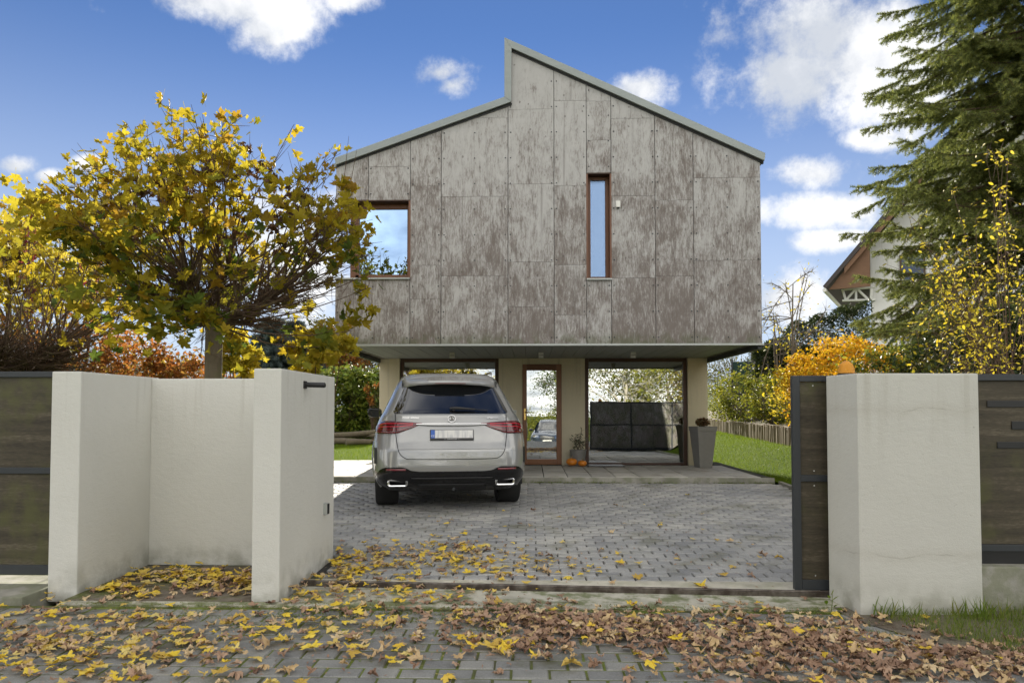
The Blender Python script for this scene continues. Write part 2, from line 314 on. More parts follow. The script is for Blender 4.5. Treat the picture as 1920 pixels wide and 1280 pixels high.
# ------------------------------------------------------------------ object helpers
def tag(o, label=None, cat=None, group=None, kind=None):
    if label: o['label'] = label
    if cat: o['category'] = cat
    if group: o['group'] = group
    if kind: o['kind'] = kind
    return o
def link(o, parent=None):
    COL.objects.link(o)
    if parent is not None: o.parent = parent
    return o
def empty(name, loc=(0, 0, 0), rz=0.0):
    o = bpy.data.objects.new(name, None); o.empty_display_size = 0.1; o.location = loc; o.rotation_euler = (0, 0, rz); COL.objects.link(o); return o
def mesh_np(name, V, Fs, m, parent=None, smooth=False):
    """V (n,3) array; Fs list of (k,m) index arrays (one per polygon size)"""
    me = bpy.data.meshes.new(name); V = np.asarray(V, np.float32)
    Fs = [np.asarray(f, np.int32) for f in (Fs if isinstance(Fs, list) else [Fs])]
    me.vertices.add(len(V)); me.vertices.foreach_set('co', V.ravel())
    loops = np.concatenate([f.ravel() for f in Fs]); cnt = np.concatenate([np.full(len(f), f.shape[1], np.int32) for f in Fs])
    me.loops.add(len(loops)); me.loops.foreach_set('vertex_index', loops)
    me.polygons.add(len(cnt)); me.polygons.foreach_set('loop_start', np.concatenate([[0], np.cumsum(cnt)[:-1]]).astype(np.int32))
    if smooth: me.polygons.foreach_set('use_smooth', np.ones(len(cnt), bool))
    me.update(calc_edges=True); me.materials.append(m)
    return link(bpy.data.objects.new(name, me), parent)
class MB:
    """collects simple solids and builds one mesh object"""
    def __init__(s): s.v = []; s.f = []
    def add(s, vs, fs):
        b = len(s.v); s.v += [tuple(p) for p in vs]; s.f += [tuple(b+i for i in f) for f in fs]; return s
    def box(s, x0, x1, y0, y1, z0, z1):
        return s.add([(x0,y0,z0),(x1,y0,z0),(x1,y1,z0),(x0,y1,z0),(x0,y0,z1),(x1,y0,z1),(x1,y1,z1),(x0,y1,z1)],
                     [(3,2,1,0),(4,5,6,7),(0,1,5,4),(1,2,6,5),(2,3,7,6),(3,0,4,7)])
    def prism(s, pts, axis, a, b):
        """polygon of 2D points extruded along axis 'y' (pts are x,z) or 'z' (pts are x,y) or 'x' (pts are y,z)"""
        f = {'y': lambda p, t: (p[0], t, p[1]), 'z': lambda p, t: (p[0], p[1], t), 'x': lambda p, t: (t, p[0], p[1])}[axis]
        n = len(pts); s.add([f(p, a) for p in pts]+[f(p, b) for p in pts], [tuple(range(n))[::-1], tuple(range(n, 2*n))]+[(i, (i+1) % n, n+(i+1) % n, n+i) for i in range(n)])
        return s
    def tube(s, pts, rad, n=8, cap=True):
        pts = [Vector(p) for p in pts]; rad = rad if isinstance(rad, (list, tuple)) else [rad]*len(pts)
        b = len(s.v); prev = None
        for i, p in enumerate(pts):
            t = (pts[min(i+1, len(pts)-1)]-pts[max(i-1, 0)]).normalized()
            a = prev if prev is not None else (Vector((0, 0, 1)) if abs(t.z) < 0.9 else Vector((1, 0, 0)))
            uu = (a-t*a.dot(t)).normalized(); prev = uu; w = t.cross(uu)
            for k in range(n):
                c, q = math.cos(2*math.pi*k/n), math.sin(2*math.pi*k/n); s.v.append(tuple(p+uu*(c*rad[i])+w*(q*rad[i])))
        for i in range(len(pts)-1):
            for k in range(n): s.f.append((b+i*n+k, b+i*n+(k+1) % n, b+(i+1)*n+(k+1) % n, b+(i+1)*n+k))
        if cap: s.f.append(tuple(b+k for k in range(n))[::-1]); s.f.append(tuple(b+(len(pts)-1)*n+k for k in range(n)))
        return s
    def lathe(s, prof, c=(0, 0, 0), n=24, sq=0.0):
        b = len(s.v)
        for (r, z) in prof:
            for k in range(n):
                a = 2*math.pi*k/n; s.v.append((c[0]+r*math.cos(a), c[1]+r*math.sin(a), c[2]+z))
        for i in range(len(prof)-1):
            for k in range(n): s.f.append((b+i*n+k, b+i*n+(k+1) % n, b+(i+1)*n+(k+1) % n, b+(i+1)*n+k))
        s.f.append(tuple(b+k for k in range(n))[::-1]); s.f.append(tuple(b+(len(prof)-1)*n+k for k in range(n)))
        return s
    def build(s, name, m, parent=None, smooth=False, bevel=0.0, seg=2):
        me = bpy.data.meshes.new(name); me.from_pydata(s.v, [], s.f); me.update(); me.materials.append(m if not isinstance(m, str) else MT[m])
        bm = bmesh.new(); bm.from_mesh(me); bmesh.ops.recalc_face_normals(bm, faces=bm.faces)
        if bevel: bmesh.ops.bevel(bm, geom=[e for e in bm.edges if e.calc_face_angle(0) > 0.35], offset=bevel, segments=seg, affect='EDGES', profile=0.7)
        bm.to_mesh(me); bm.free()
        if smooth:
            me.polygons.foreach_set('use_smooth', [True]*len(me.polygons))
            try: me.set_sharp_from_angle(angle=R(40))
            except Exception: pass
        return link(bpy.data.objects.new(name, me), parent)
def text(s, size, m, loc, rot, parent, name='lettering', ext=0.002, align='CENTER', stretch=1.0):
    cu = bpy.data.curves.new(name, 'FONT'); cu.body = s; cu.size = size; cu.extrude = ext; cu.align_x = align; cu.align_y = 'CENTER'
    tmp = bpy.data.objects.new('tmp', cu); COL.objects.link(tmp); bpy.context.view_layer.update()
    me = bpy.data.meshes.new_from_object(tmp.evaluated_get(bpy.context.evaluated_depsgraph_get())); bpy.data.objects.remove(tmp); bpy.data.curves.remove(cu)
    me.materials.clear(); me.materials.append(MT[m]); me.name = name
    o = bpy.data.objects.new(name, me); link(o, parent); o.location = loc; o.rotation_euler = rot; o.scale = (stretch, 1, 1); return o
def smooth01(x): x = min(1, max(0, x)); return x*x*(3-2*x)

# ------------------------------------------------------------------ terrain
def DRV(Y): return min(0.18, max(0.0, 0.02+(Y-5.6)*0.02667))
def palX(Y): return 5.2+(Y-14.2)*0.111
def TER(X, Y):
    if Y < 5.0: return 0.0 if Y > -2 else max(-1.9, 0.075*(Y+2))
    z = DRV(Y) if Y < 11.6 else 0.2
    k = smooth01((Y-5.4)/5.0)
    p = palX(Y)
    if X > 4.08: z += 0.46*smooth01((X-4.08)/max(0.4, p-4.08))*k
    if X > p+0.05: z += (0.32+0.13*min(14, X-p-0.05))*k
    if Y > 26: z += min(1.5, (Y-26)*0.03)
    return z
def gnd(px, py):
    dr = ray(px, py); t = 2.0
    for i in range(400):
        x, y, z = dr.x*t, dr.y*t, EYE+dr.z*t
        e = z-TER(x, y)
        if e < 0.002: break
        t += max(0.01, e*0.8)
    return Vector((x, y, TER(x, y)))
gx = np.unique(np.concatenate([np.linspace(-300, -30, 10), np.linspace(-30, -8, 12), np.linspace(-8, 9, 52), np.linspace(9, 30, 16), np.linspace(30, 300, 10)]))
gy = np.unique(np.concatenate([np.linspace(-300, -30, 10), np.linspace(-30, 4.99, 24), np.linspace(5.0, 16, 45), np.linspace(16, 40, 25), np.linspace(40, 500, 12)]))
def paved(x, y):
    return (-7 < x < 7.2 and -1.9 < y < 5.7) or (-3.9 < x < 4.2 and 5.5 < y < 11.9) or (-6.6 < x < 4.2 and 11.3 < y < 22)
V = np.array([(x, y, TER(x, y)-(0.14 if paved(x, y) else (0.55 if (3.9 < x < 8.6 and 5.55 < y < 33) else 0.0))) for y in gy for x in gx])
n = len(gx); I = np.arange(len(V)).reshape(len(gy), n)
tag(mesh_np('ground', V, np.stack([I[:-1, :-1], I[:-1, 1:], I[1:, 1:], I[1:, :-1]], -1).reshape(-1, 4), MT['ground'], smooth=True), kind='structure')
def sheet(name, x0, x1, y0, y1, m, dz=0.01, nx=20, ny=20, fx0=None, fx1=None, parent=None):
    vs = []
    for y in np.linspace(y0, y1, ny+1):
        a = fx0(y) if fx0 else x0; b = fx1(y) if fx1 else x1
        for x in np.linspace(a, b, nx+1): vs.append((x, y, TER(x, y)+dz))
    I = np.arange(len(vs)).reshape(ny+1, nx+1)
    return mesh_np(name, vs, np.stack([I[:-1, :-1], I[:-1, 1:], I[1:, 1:], I[1:, :-1]], -1).reshape(-1, 4), m, parent, smooth=True)
lawn_r = tag(sheet('lawn', 0, 0, 5.6, 40, MT['lawn'], 0.012, 24, 70, lambda y: 4.08 if y < 14.6 else 3.72, lambda y: palX(y)-0.02), kind='structure')
tag(sheet('planted_bank', 0, 0, 5.6, 33, MT['soil'], 0.0, 14, 60, lambda y: palX(y)+0.055, lambda y: 9.2), kind='structure')
lawn_l = tag(sheet('lawn', -22, -3.3, 15.3, 40, MT['lawn'], 0.03, 24, 30), kind='structure')
tag(sheet('lawn', -22, -3.95, 6.6, 11.6, MT['lawn'], 0.006, 24, 10), kind='structure')
tag(sheet('garden_soil', -3.95, -3.3, 6.3, 11.6, MT['soil'], 0.008, 4, 12), kind='structure')

# ------------------------------------------------------------------ paving
def paver_mesh(w, l, h, ch=0.008):
    vs = []
    for (ix, z) in ((0, -h), (0, -ch), (ch, 0)):
        vs += [(-w/2+ix, -l/2+ix, z), (w/2-ix, -l/2+ix, z), (w/2-ix, l/2-ix, z), (-w/2+ix, l/2-ix, z)]
    fs = [(8, 9, 10, 11)]
    for b in (0, 4):
        for i in range(4): fs.append((b+i, b+(i+1) % 4, b+4+(i+1) % 4, b+4+i))
    return np.array(vs), np.array(fs)
def paving(parent, spots, w, l, h, tilt, n_parts=300, m='paver'):
    """spots: list of (x, y, z, width, rz); the nearest n_parts become pieces of their own"""
    PVv, PVf = paver_mesh(w, l, h)
    me = bpy.data.meshes.new('paver'); me.from_pydata(PVv.tolist(), [], PVf.tolist()); me.materials.append(MT[m])
    vis = lambda s: (abs((s[0]+0.02*s[1])/max(s[1], 0.1)) < 0.72 and s[1] > 3.45)
    spots.sort(key=lambda s: (not vis(s), math.hypot(s[0], s[1])))
    restV = []; restF = []; cnt = 0
    for i, (x, y, z, ww, rz) in enumerate(spots):
        tx = tilt+random.gauss(0, 0.010); ty = random.gauss(0, 0.008); dz = random.gauss(0, 0.0018)
        rot = Matrix.Rotation(rz, 3, 'Z') @ Matrix.Rotation(ty, 3, 'Y') @ Matrix.Rotation(tx, 3, 'X')
        sc = (ww/w, 1, 1)
        if i < n_parts:
            o = bpy.data.objects.new('paver', me); link(o, parent); o.location = (x, y, z+dz); o.rotation_euler = rot.to_euler(); o.scale = sc
        else:
            v = (PVv*np.array(sc)) @ np.array(rot).T + np.array((x, y, z+dz)); restV.append(v); restF.append(PVf+cnt); cnt += len(v)
    if restV: tag(mesh_np('paver_field', np.concatenate(restV), np.concatenate(restF), MT[m], parent), kind='stuff')
PW, PL = 0.2, 0.134
# street
st_base = MB().box(-7, 7.2, -2, 4.93, -0.12, -0.0085).build('street_pavement', 'joint'); tag(st_base, kind='structure')
sp = []; r = 0; y = -1.9
while y < 4.86:
    off = (r % 2)*PW/2+random.uniform(-0.01, 0.01)
    x = -4.8+off
    while x < 3.9:
        lim = 2.25+0.55*smooth01((4.9-y)/1.6)*1.6
        if x < lim+random.uniform(-0.05, 0.05) or y < 3.2: sp.append((x, y, -0.003, PW-0.010+random.gauss(0, .0015), random.gauss(0, 0.006)))
        x += PW
    y += PL; r += 1
paving(st_base, sp, PW-0.010, PL-0.010, 0.06, 0.0, m='paver_street')
# driveway
dvb = MB()
ys = [5.66, 11.6]
dvb.add([(-3.9, 5.66, DRV(5.66)-0.022), (4.08, 5.66, DRV(5.66)-0.022), (4.08, 11.6, 0.158), (-3.9, 11.6, 0.158),
         (-3.9, 5.66, -0.13), (4.08, 5.66, -0.13), (4.08, 11.6, -0.1), (-3.9, 11.6, -0.1)], [(0,1,2,3),(4,5,6,7),(0,1,5,4),(1,2,6,5),(2,3,7,6),(3,0,4,7)])
drive = dvb.build('driveway', 'joint_dark'); tag(drive, kind='structure')
sp = []; r = 0; y = 5.66+PL/2
while y < 11.56:
    x = -3.85+(r % 2)*PW/2
    while x < 4.02:
        if not (x < -1.72 and y < 6.5) : sp.append((x, y, DRV(y)+0.001, PW-0.012, random.gauss(0, 0.004)))
        x += PW
    y += PL; r += 1
paving(drive, sp, PW-0.012, PL-0.011, 0.06, math.atan(0.02667))
# edging strip on the right of the drive
ek = MB()
for i in range(6):
    y0 = 5.9+i*0.95; ek.add([(4.082, y0, DRV(y0)-0.1), (4.14, y0, DRV(y0)-0.1), (4.14, y0+0.94, DRV(y0+0.94)-0.1), (4.082, y0+0.94, DRV(y0+0.94)-0.1),
        (4.082, y0, DRV(y0)+0.035), (4.14, y0, DRV(y0)+0.035), (4.14, y0+0.94, DRV(y0+0.94)+0.035), (4.082, y0+0.94, DRV(y0+0.94)+0.035)], [(3,2,1,0),(4,5,6,7),(0,1,5,4),(1,2,6,5),(2,3,7,6),(3,0,4,7)])
tag(ek.build('kerb', 'concrete', bevel=0.006), kind='structure')
# concrete strip in the gateway, slightly skewed like the gate
gl0, gl1 = Vector((-1.83, 5.50)), Vector((2.3, 5.27))
def gline(x, off=0.0): return 5.50+(x+1.83)*(5.27-5.50)/4.13+off
ap = MB().prism([(-3.4, 4.93), (2.5, 4.93), (2.5, gline(2.5, -0.015)), (-1.8, gline(-1.8, -0.015)), (-1.8, 5.03), (-3.4, 5.03)], 'z', -0.1, 0.004).build('concrete_apron', 'apron'); tag(ap, kind='structure')
tag(MB().prism([(-1.82, gline(-1.82, 0.02)), (2.21, gline(2.21, 0.02)), (2.21, 5.655), (-1.82, 5.655)], 'z', -0.1, 0.022).build('concrete_threshold', 'threshold', bevel=0.008), kind='structure')
rail = empty('gate_rail', (0, 5.4, 0)); tag(rail, 'long rusty steel track set in concrete across the driveway gateway', 'rail')
MB().prism([(-1.82, gline(-1.82, -0.013)), (4.6, gline(4.6, -0.013)), (4.6, gline(4.6, 0.018)), (-1.82, gline(-1.82, 0.018))], 'z', -0.05, 0.036).build('track', 'steel', rail, bevel=0.003).location = (0, -5.4, 0)
MB().tube([(-1.8, gline(-1.8, 0.002), 0.040), (4.6, gline(4.6, 0.002), 0.040)], 0.011, 8).build('round_bar', 'steel', rail).location = (0, -5.4, 0)
# bin niche floor
tag(MB().box(-3.41, -2.04, 5.03, 6.19, -0.08, 0.012).build('bare_soil', 'soil'), kind='structure')
tag(MB().box(-7, -3.66, 4.94, 5.6, -0.1, 0.05).build('concrete_sill', 'concrete', bevel=0.01), kind='structure')
# verge
vg = tag(sheet('verge', 0, 7.2, 3.2, 5.0, MT['soil'], 0.003, 30, 12, lambda y: 2.25+0.88*smooth01((4.9-y)/1.6)-0.12), kind='structure')
# terrace of slabs
ter = MB().box(-6.5, 4.02, 11.62, 15.2, 0.0, 0.262).build('terrace', 'joint_dark'); tag(ter, kind='structure')
MB().box(-6.5, 4.02, 11.585, 11.63, 0.06, 0.268).build('step_edge', 'concrete', ter, bevel=0.006)
bmv, bmf = paver_mesh(0.386, 0.586, 0.03, 0.006)
sme = bpy.data.meshes.new('slab'); sme.from_pydata(bmv.tolist(), [], bmf.tolist()); sme.materials.append(MT['slab'])
for j in range(6):
    for i in range(27):
        x = -6.3+i*0.4; y = 11.92+j*0.6+0.002
        if x > 3.9: continue
        if y > 14.3 and -3.3 < x < 3.9: continue
        o = bpy.data.objects.new('slab', sme); link(o, ter); o.location = (x-0.08, y, 0.277+random.gauss(0, 0.0015)); o.rotation_euler = (random.gauss(0, .003), random.gauss(0, .003), 0)

# ------------------------------------------------------------------ house
YF = 11.06; YW = 14.2; YB = 20.5
house = empty('house', (0.3, 15.0, 0.2)); tag(house, 'modern house with weathered grey boarded upper storey overhanging the terrace', 'house')
HO = Vector((0.3, 15.0, 0.2))
def hpart(o): o.location = o.location-HO; return o
def f2(px, py, Y=YF): p = at(px, py, Y); return (p.x, p.z)
XL, ZB = f2(627, 645); XR, _ = f2(1430, 643); ZB = 2.44
# roofline under the trim, in facade coordinates
Lb = [f2(630, 312.4), f2(958.5, 193.6)]; Rb = [f2(959.5, 93.8), f2(1428, 304.6)]
def roof_z(x, side):
    (x0, z0), (x1, z1) = (Lb if side == 'L' else Rb); return z0+(x-x0)*(z1-z0)/(x1-x0)
XS = f2(952.5, 300)[0]
def clip_poly(x0, x1, z0, z1, side):
    """rectangle cut off by the roof slope"""
    a, b = roof_z(x0, side), roof_z(x1, side)
    if z0 >= max(a, b): return None
    pts = [(x0, z0), (x1, z0)]
    if z0 >= b: # right corner beyond the roof
        xc = x0+(x1-x0)*(a-z0)/(a-b); pts = [(x0, z0), (xc, z0)]; 
        if a > z1: 
            xt = x0+(x1-x0)*(a-z1)/(a-b); pts += [(xt, z1), (x0, z1)]
        else: pts += [(x0, a)]
        return pts
    if z0 >= a:
        xc = x0+(x1-x0)*(z0-a)/(b-a); pts = [(xc, z0), (x1, z0)]
        if b > z1:
            xt = x0+(x1-x0)*(z1-a)/(b-a); pts += [(x1, z1), (xt, z1)]
        else: pts += [(x1, b)]
        return pts
    if b <= z1: pts.append((x1, b))
    else: pts.append((x1, z1))
    if (a-z1)*(b-z1) < 0:
        xt = x0+(x1-x0)*(z1-a)/(b-a); pts.append((xt, z1))
    pts.append((x0, min(a, z1)))
    return pts
zpx = lambda y, x=1000: f2(x, y)[1]
cols = [(627, 690, [], 'L', 375, None), (690, 769, [312.5], 'L', 375, None), (627, 769, [], 'L', None, 523),
        (769, 827, [349, 497.5, 560], 'L', None, None), (827, 952.5, [221, 368.5, 517], 'L', None, None),
        (952.5, 1039, [205, 345, 491, 575], 'R', None, None), (1039, 1100, [189, 348, 496.5, 590], 'R', None, None),
        (1100, 1146.5, [190, 263], 'R', 324, None), (1100, 1146.5, [], 'R', None, 525),
        (1146.5, 1229, [222, 367, 521], 'R', None, None), (1229, 1301, [375.5, 517.6], 'R', None, None), (1301, 1427.5, [333, 488], 'R', None, None)]
GAP = 0.0045; screw = MB(); backs = MB()
for (a, b, joints, side, ylo, yhi) in cols:
    zlo = ZB+0.005 if ylo is None else zpx(ylo, (a+b)/2); ztop = 9.0 if yhi is None else zpx(yhi, (a+b)/2)
    xa, xb = f2(a, 480)[0], f2(b, 480)[0]
    if a == 627: xa = XL+0.004
    if b == 1427.5: xb = XR-0.004
    zs = [zlo]+sorted(zpx(j, (a+b)/2) for j in joints)+[ztop]
    bp = clip_poly(xa, xb, zlo, min(ztop, 8.9), side)
    if bp: backs.prism(bp, 'y', YF+0.016, YF+0.12)
    dyc = random.uniform(-0.003, 0.003)
    for z0, z1 in zip(zs[:-1], zs[1:]):
        pp = clip_poly(xa+GAP, xb-GAP, z0+0.0016, min(z1, 8.9)-0.0016, side)
        if not pp: continue
        dy = dyc+random.uniform(-0.001, 0.001)
        hpart(MB().prism(pp, 'y', YF+dy, YF+0.014+dy).build('panel', 'panel', house, bevel=0.0012, seg=1))
    zz = zlo+0.10
    while zz < ztop-0.05:
        for xx in ((xa+0.045, xb-0.045, (xa+xb)/2) if xb-xa > 0.85 else (xa+0.04, xb-0.04)):
            if zz < roof_z(xx, side)-0.08: screw.tube([(xx+random.uniform(-.006, .006), YF+0.004, zz), (xx, YF-0.007, zz)], 0.011, 6)
        zz += 0.415
tag(hpart(screw.build('screw_heads', 'anthracite', house)), kind='stuff')
hpart(backs.build('wall_core', 'backing', house))
# left and right side walls, back wall, floor
zl = Lb[0][1]; zr = roof_z(XR, 'R')
NZ0, NZ1 = zpx(523, 700), zpx(375, 700)            # corner window
ws = MB(); ws.prism([(YF+0.12, ZB), (YB, ZB), (YB, NZ0), (YF+0.12, NZ0)], 'x', XL+0.004, XL+0.15)
ws.prism([(12.75, NZ0), (YB, NZ0), (YB, zl), (12.75, zl)], 'x', XL+0.004, XL+0.15)
ws.prism([(YF+0.12, NZ1), (12.75, NZ1), (12.75, zl), (YF+0.12, zl)], 'x', XL+0.004, XL+0.15)
hpart(ws.build('side_wall', 'panel', house)); 
hpart(MB().prism([(YF+0.12, ZB), (YB, ZB), (YB, zr-0.02), (YF+0.12, zr-0.02)], 'x', XR-0.15, XR-0.004).build('side_wall', 'panel', house))
hpart(MB().prism([(XL+.01, ZB), (XR-.01, ZB), (XR-.01, zr), (Rb[0][0], Rb[0][1]), (Lb[1][0], Lb[1][1]), (XL+.01, zl)], 'y', YB, YB+0.2).build('back_wall', 'panel', house))
hpart(MB().box(XL+0.15, XR-0.15, YF+0.12, YB, ZB+0.03, ZB+0.22).build('floor_slab', 'dark_wall', house))
# roof slabs
def slope(a, b, t, y0, y1, name, m):
    dx, dz = b[0]-a[0], b[1]-a[1]; L = math.hypot(dx, dz); nx, nz = -dz/L*t, dx/L*t
    return hpart(MB().prism([a, b, (b[0]+nx, b[1]+nz), (a[0]+nx, a[1]+nz)], 'y', y0, y1).build(name, m, house))
slope((Lb[0][0]-0.02, Lb[0][1]-0.02), Lb[1], 0.085, YF+0.03, YB+0.3, 'roof', 'zinc')
slope(Rb[0], (Rb[1][0]+0.02, Rb[1][1]-0.01), 0.12, YF+0.03, YB+0.3, 'roof', 'zinc')
# roof edge trim: one bent metal band standing proud of the facade
To = [f2(629, 299), f2(946, 185), f2(946, 74.5), f2(1432.5, 290)]
Ti = [f2(632, 311.6), f2(958.8, 194.2), f2(959.3, 94.2), f2(1431, 304)]
hpart(MB().prism([To[0], To[1], Ti[1], Ti[0]], 'y', YF-0.07, YF+0.05).build('roof_trim', 'zinc', house, bevel=0.006))
hpart(MB().prism([To[1], To[2], Ti[2], Ti[1]], 'y', YF-0.072, YB).build('roof_trim', 'zinc', house, bevel=0.006))
hpart(MB().prism([To[2], To[3], Ti[3], Ti[2]], 'y', YF-0.07, YF+0.05).build('roof_trim', 'zinc', house, bevel=0.006))
hpart(MB().prism([(Ti[0][0]-.02, Ti[0][1]-.03), (Ti[1][0]+.01, Ti[1][1]-.03), (Ti[1][0]+.01, Ti[1][1]-.004), (Ti[0][0]-.02, Ti[0][1]-.004)], 'y', YF-0.02, YF+0.03).build('shadow_gap', 'black', house))
hpart(MB().prism([(Ti[2][0]+.0, Ti[2][1]-.03), (Ti[3][0]+.0, Ti[3][1]-.03), (Ti[3][0], Ti[3][1]-.004), (Ti[2][0], Ti[2][1]-.004)], 'y', YF-0.02, YF+0.03).build('shadow_gap', 'black', house))
# soffit boards
nb = 29; bw = (XR-XL-0.14)/nb
for i in range(nb):
    x0 = XL+0.07+i*bw
    hpart(MB().box(x0+0.003, x0+bw-0.003, YF+0.05, YW+0.05, ZB+0.004+random.uniform(0, 0.003), ZB+0.028).build('soffit_board', 'soffit', house, bevel=0.003, seg=1))
for x0, x1 in ((XL-0.005, XL+0.066), (XR-0.066, XR+0.005)):
    hpart(MB().box(x0, x1, YF+0.03, YB, ZB-0.085, ZB+0.03).build('edge_beam', 'anthracite', house, bevel=0.004))
hpart(MB().box(XL-0.012, XR+0.012, YF-0.028, YF+0.045, ZB-0.028, ZB+0.003).build('drip_edge', 'edge_metal', house, bevel=0.003))
# ground floor walls
def wx(px): return at(px, 770, YW).x
GZ = 0.262; CZ = ZB+0.004
for (a, b) in ((711, 749), (1290, 1327)):
    hpart(MB().box(wx(a), wx(b), YW, YW+0.42, GZ, CZ).build('column', 'plaster_y', house, bevel=0.006))
xd0, xd1 = wx(980), wx(1053)
hpart(MB().box(wx(935), xd0-0.002, YW+0.001, YW+0.3, GZ, CZ).build('wall', 'plaster_y', house, bevel=0.005))
hpart(MB().box(xd1+0.002, wx(1097), YW+0.001, YW+0.3, GZ, CZ).build('wall', 'plaster_y', house, bevel=0.005))
zdt = at(1016, 683, YW).z
hpart(MB().box(xd0-0.001, xd1+0.001, YW+0.003, YW+0.298, zdt+0.002, CZ-0.001).build('wall', 'plaster_y', house))
for x0 in (wx(711), wx(1327)-0.25):
    hpart(MB().box(x0+0.003, x0+0.247, YW+0.42, YB, GZ, CZ).build('side_wall', 'plaster_y', house))
hpart(MB().box(wx(711)+.01, wx(1327)-.01, YB-0.2, YB, GZ, CZ).build('back_wall', 'dark_wall', house))
hpart(MB().box(wx(711)+.26, wx(1327)-.26, YW+0.3, YB-0.21, GZ-0.05, GZ+0.02).build('interior_floor', 'dark_wall', house))
# interior partition and a few masses so that the glass has something dark behind it
hpart(MB().box(-2.6, 3.1, 17.6, 17.75, GZ, CZ).build('partition', 'dark_wall', house))
def glazing(pa, pb, name):
    x0, x1 = wx(pa), wx(pb); w = empty(name); w.parent = house; w.location = -HO
    zt = CZ-0.002
    for (a, b, z0, z1) in ((x0, x0+0.075, GZ, zt), (x1-0.075, x1, GZ, zt), (x0+0.076, x1-0.076, zt-0.07, zt), (x0+0.076, x1-0.076, GZ, GZ+0.05)):
        MB().box(a+.001, b-.001, YW+0.06, YW+0.15, z0, z1).build('frame', 'wood_dark', w, bevel=0.004)
    MB().box(x0+0.07, x1-0.07, YW+0.10, YW+0.118, GZ+0.04, zt-0.06).build('pane', 'glass', w)
    return w
glazing(749.5, 934.5, 'window'); glazing(1097.5, 1289.5, 'window')
dr = empty('door'); dr.parent = house; dr.location = -HO
zd0 = GZ+0.015
for (a, b, z0, z1) in ((xd0, xd0+0.085, zd0, zdt), (xd1-0.105, xd1, zd0, zdt), (xd0+0.086, xd1-0.106, zdt-0.12, zdt), (xd0+0.086, xd1-0.106, zd0, zd0+0.11)):
    MB().box(a, b, YW-0.025, YW+0.10, z0, z1).build('frame', 'wood_door' if z1-z0 > 0.5 or z0 < 1 else 'wood', dr, bevel=0.006)
MB().box(xd0+0.08, xd1-0.1, YW+0.03, YW+0.05, zd0+0.1, zdt-0.11).build('pane', 'glass', dr)
hx = xd0+0.045
h1 = MB().box(hx-0.02, hx+0.02, YW-0.034, YW-0.0255, 1.18, 1.42).build('handle', 'brass', dr, bevel=0.004)
MB().tube([(hx, YW-0.034, 1.34), (hx, YW-0.075, 1.34), (hx+0.10, YW-0.078, 1.338)], 0.010, 8).build('lever', 'brass', h1, smooth=True)
MB().tube([(hx, YW-0.034, 1.235), (hx, YW-0.046, 1.235)], 0.014, 10).build('lock', 'brass', h1)
# upper windows
def upwin(px0, px1, py0, py1, rec, glass, left_open=False):
    xa, xb = f2(px0, 450)[0], f2(px1, 450)[0]; z0, z1 = zpx(py1, (px0+px1)/2), zpx(py0, (px0+px1)/2)
    w = empty('window'); w.parent = house; w.location = -HO; Yw = YF+rec
    t = 0.02
    MB().box(xa, xb, YF+0.002, Yw+0.08, z1-0.014, z1+t).build('lining', 'wood_dark', w)
    MB().box(xb-0.014, xb+t, YF+0.002, Yw+0.08, z0, z1-0.0145).build('lining', 'wood', w)
    if not left_open: MB().box(xa-t, xa+0.014, YF+0.002, Yw+0.08, z0, z1-0.0145).build('lining', 'wood', w)
    else: xa = at(657, 450, Yw).x-0.015
    fw = 0.085 if left_open else 0.055
    x0, x1 = xa+0.015, xb-0.015
    for (a, b, c, dd) in ((x0, x0+fw+(0.06 if left_open else 0), z0+0.005, z1-0.015), (x1-0.055, x1, z0+0.005, z1-0.015), (x0+fw+0.001, x1-0.056, z1-0.015-fw*0.9, z1-0.016), (x0+fw+0.001, x1-0.056, z0+0.005, z0+0.005+fw)):
        MB().box(a, b, Yw, Yw+0.07, c, dd).build('frame', 'wood', w, bevel=0.004)
    MB().box(x0+0.04, x1-0.04, Yw+0.03, Yw+0.045, z0+0.04, z1-0.05).build('pane', glass, w)
    MB().box((XL+0.006 if left_open else xa-0.01), xb+0.012, YF-0.045, Yw+0.0, z0-0.028, z0-0.003).build('sill', 'edge_metal', w, bevel=0.003)
    return w, z0, z1, x0
w1, z0, z1, xw0 = upwin(627, 767.5, 375, 521, 0.20, 'glass_blue', True)
# the window turns the corner: its side pane
MB().box(xw0, xw0+0.07, YF+0.27, YF+0.36, z0+0.005, z1-0.015).build('frame', 'wood', w1)
MB().box(xw0, xw0+0.07, 12.6, 12.74, z0+0.005, z1-0.015).build('frame', 'wood', w1)
MB().box(xw0+0.02, xw0+0.035, YF+0.36, 12.6, z0+0.03, z1-0.03).build('pane', 'glass_blue', w1)
MB().box(XL+0.005, xw0+0.07, YF+0.285, 12.74, z1-0.013, z1+0.02).build('lining', 'wood_dark', w1)
MB().box(XL+0.0055, xw0+0.07, YF+0.205, 12.74, z0-0.03, z0-0.002).build('sill', 'edge_metal', w1)
w2, *_ = upwin(1101, 1145.5, 324, 522, 0.17, 'glass_frost')
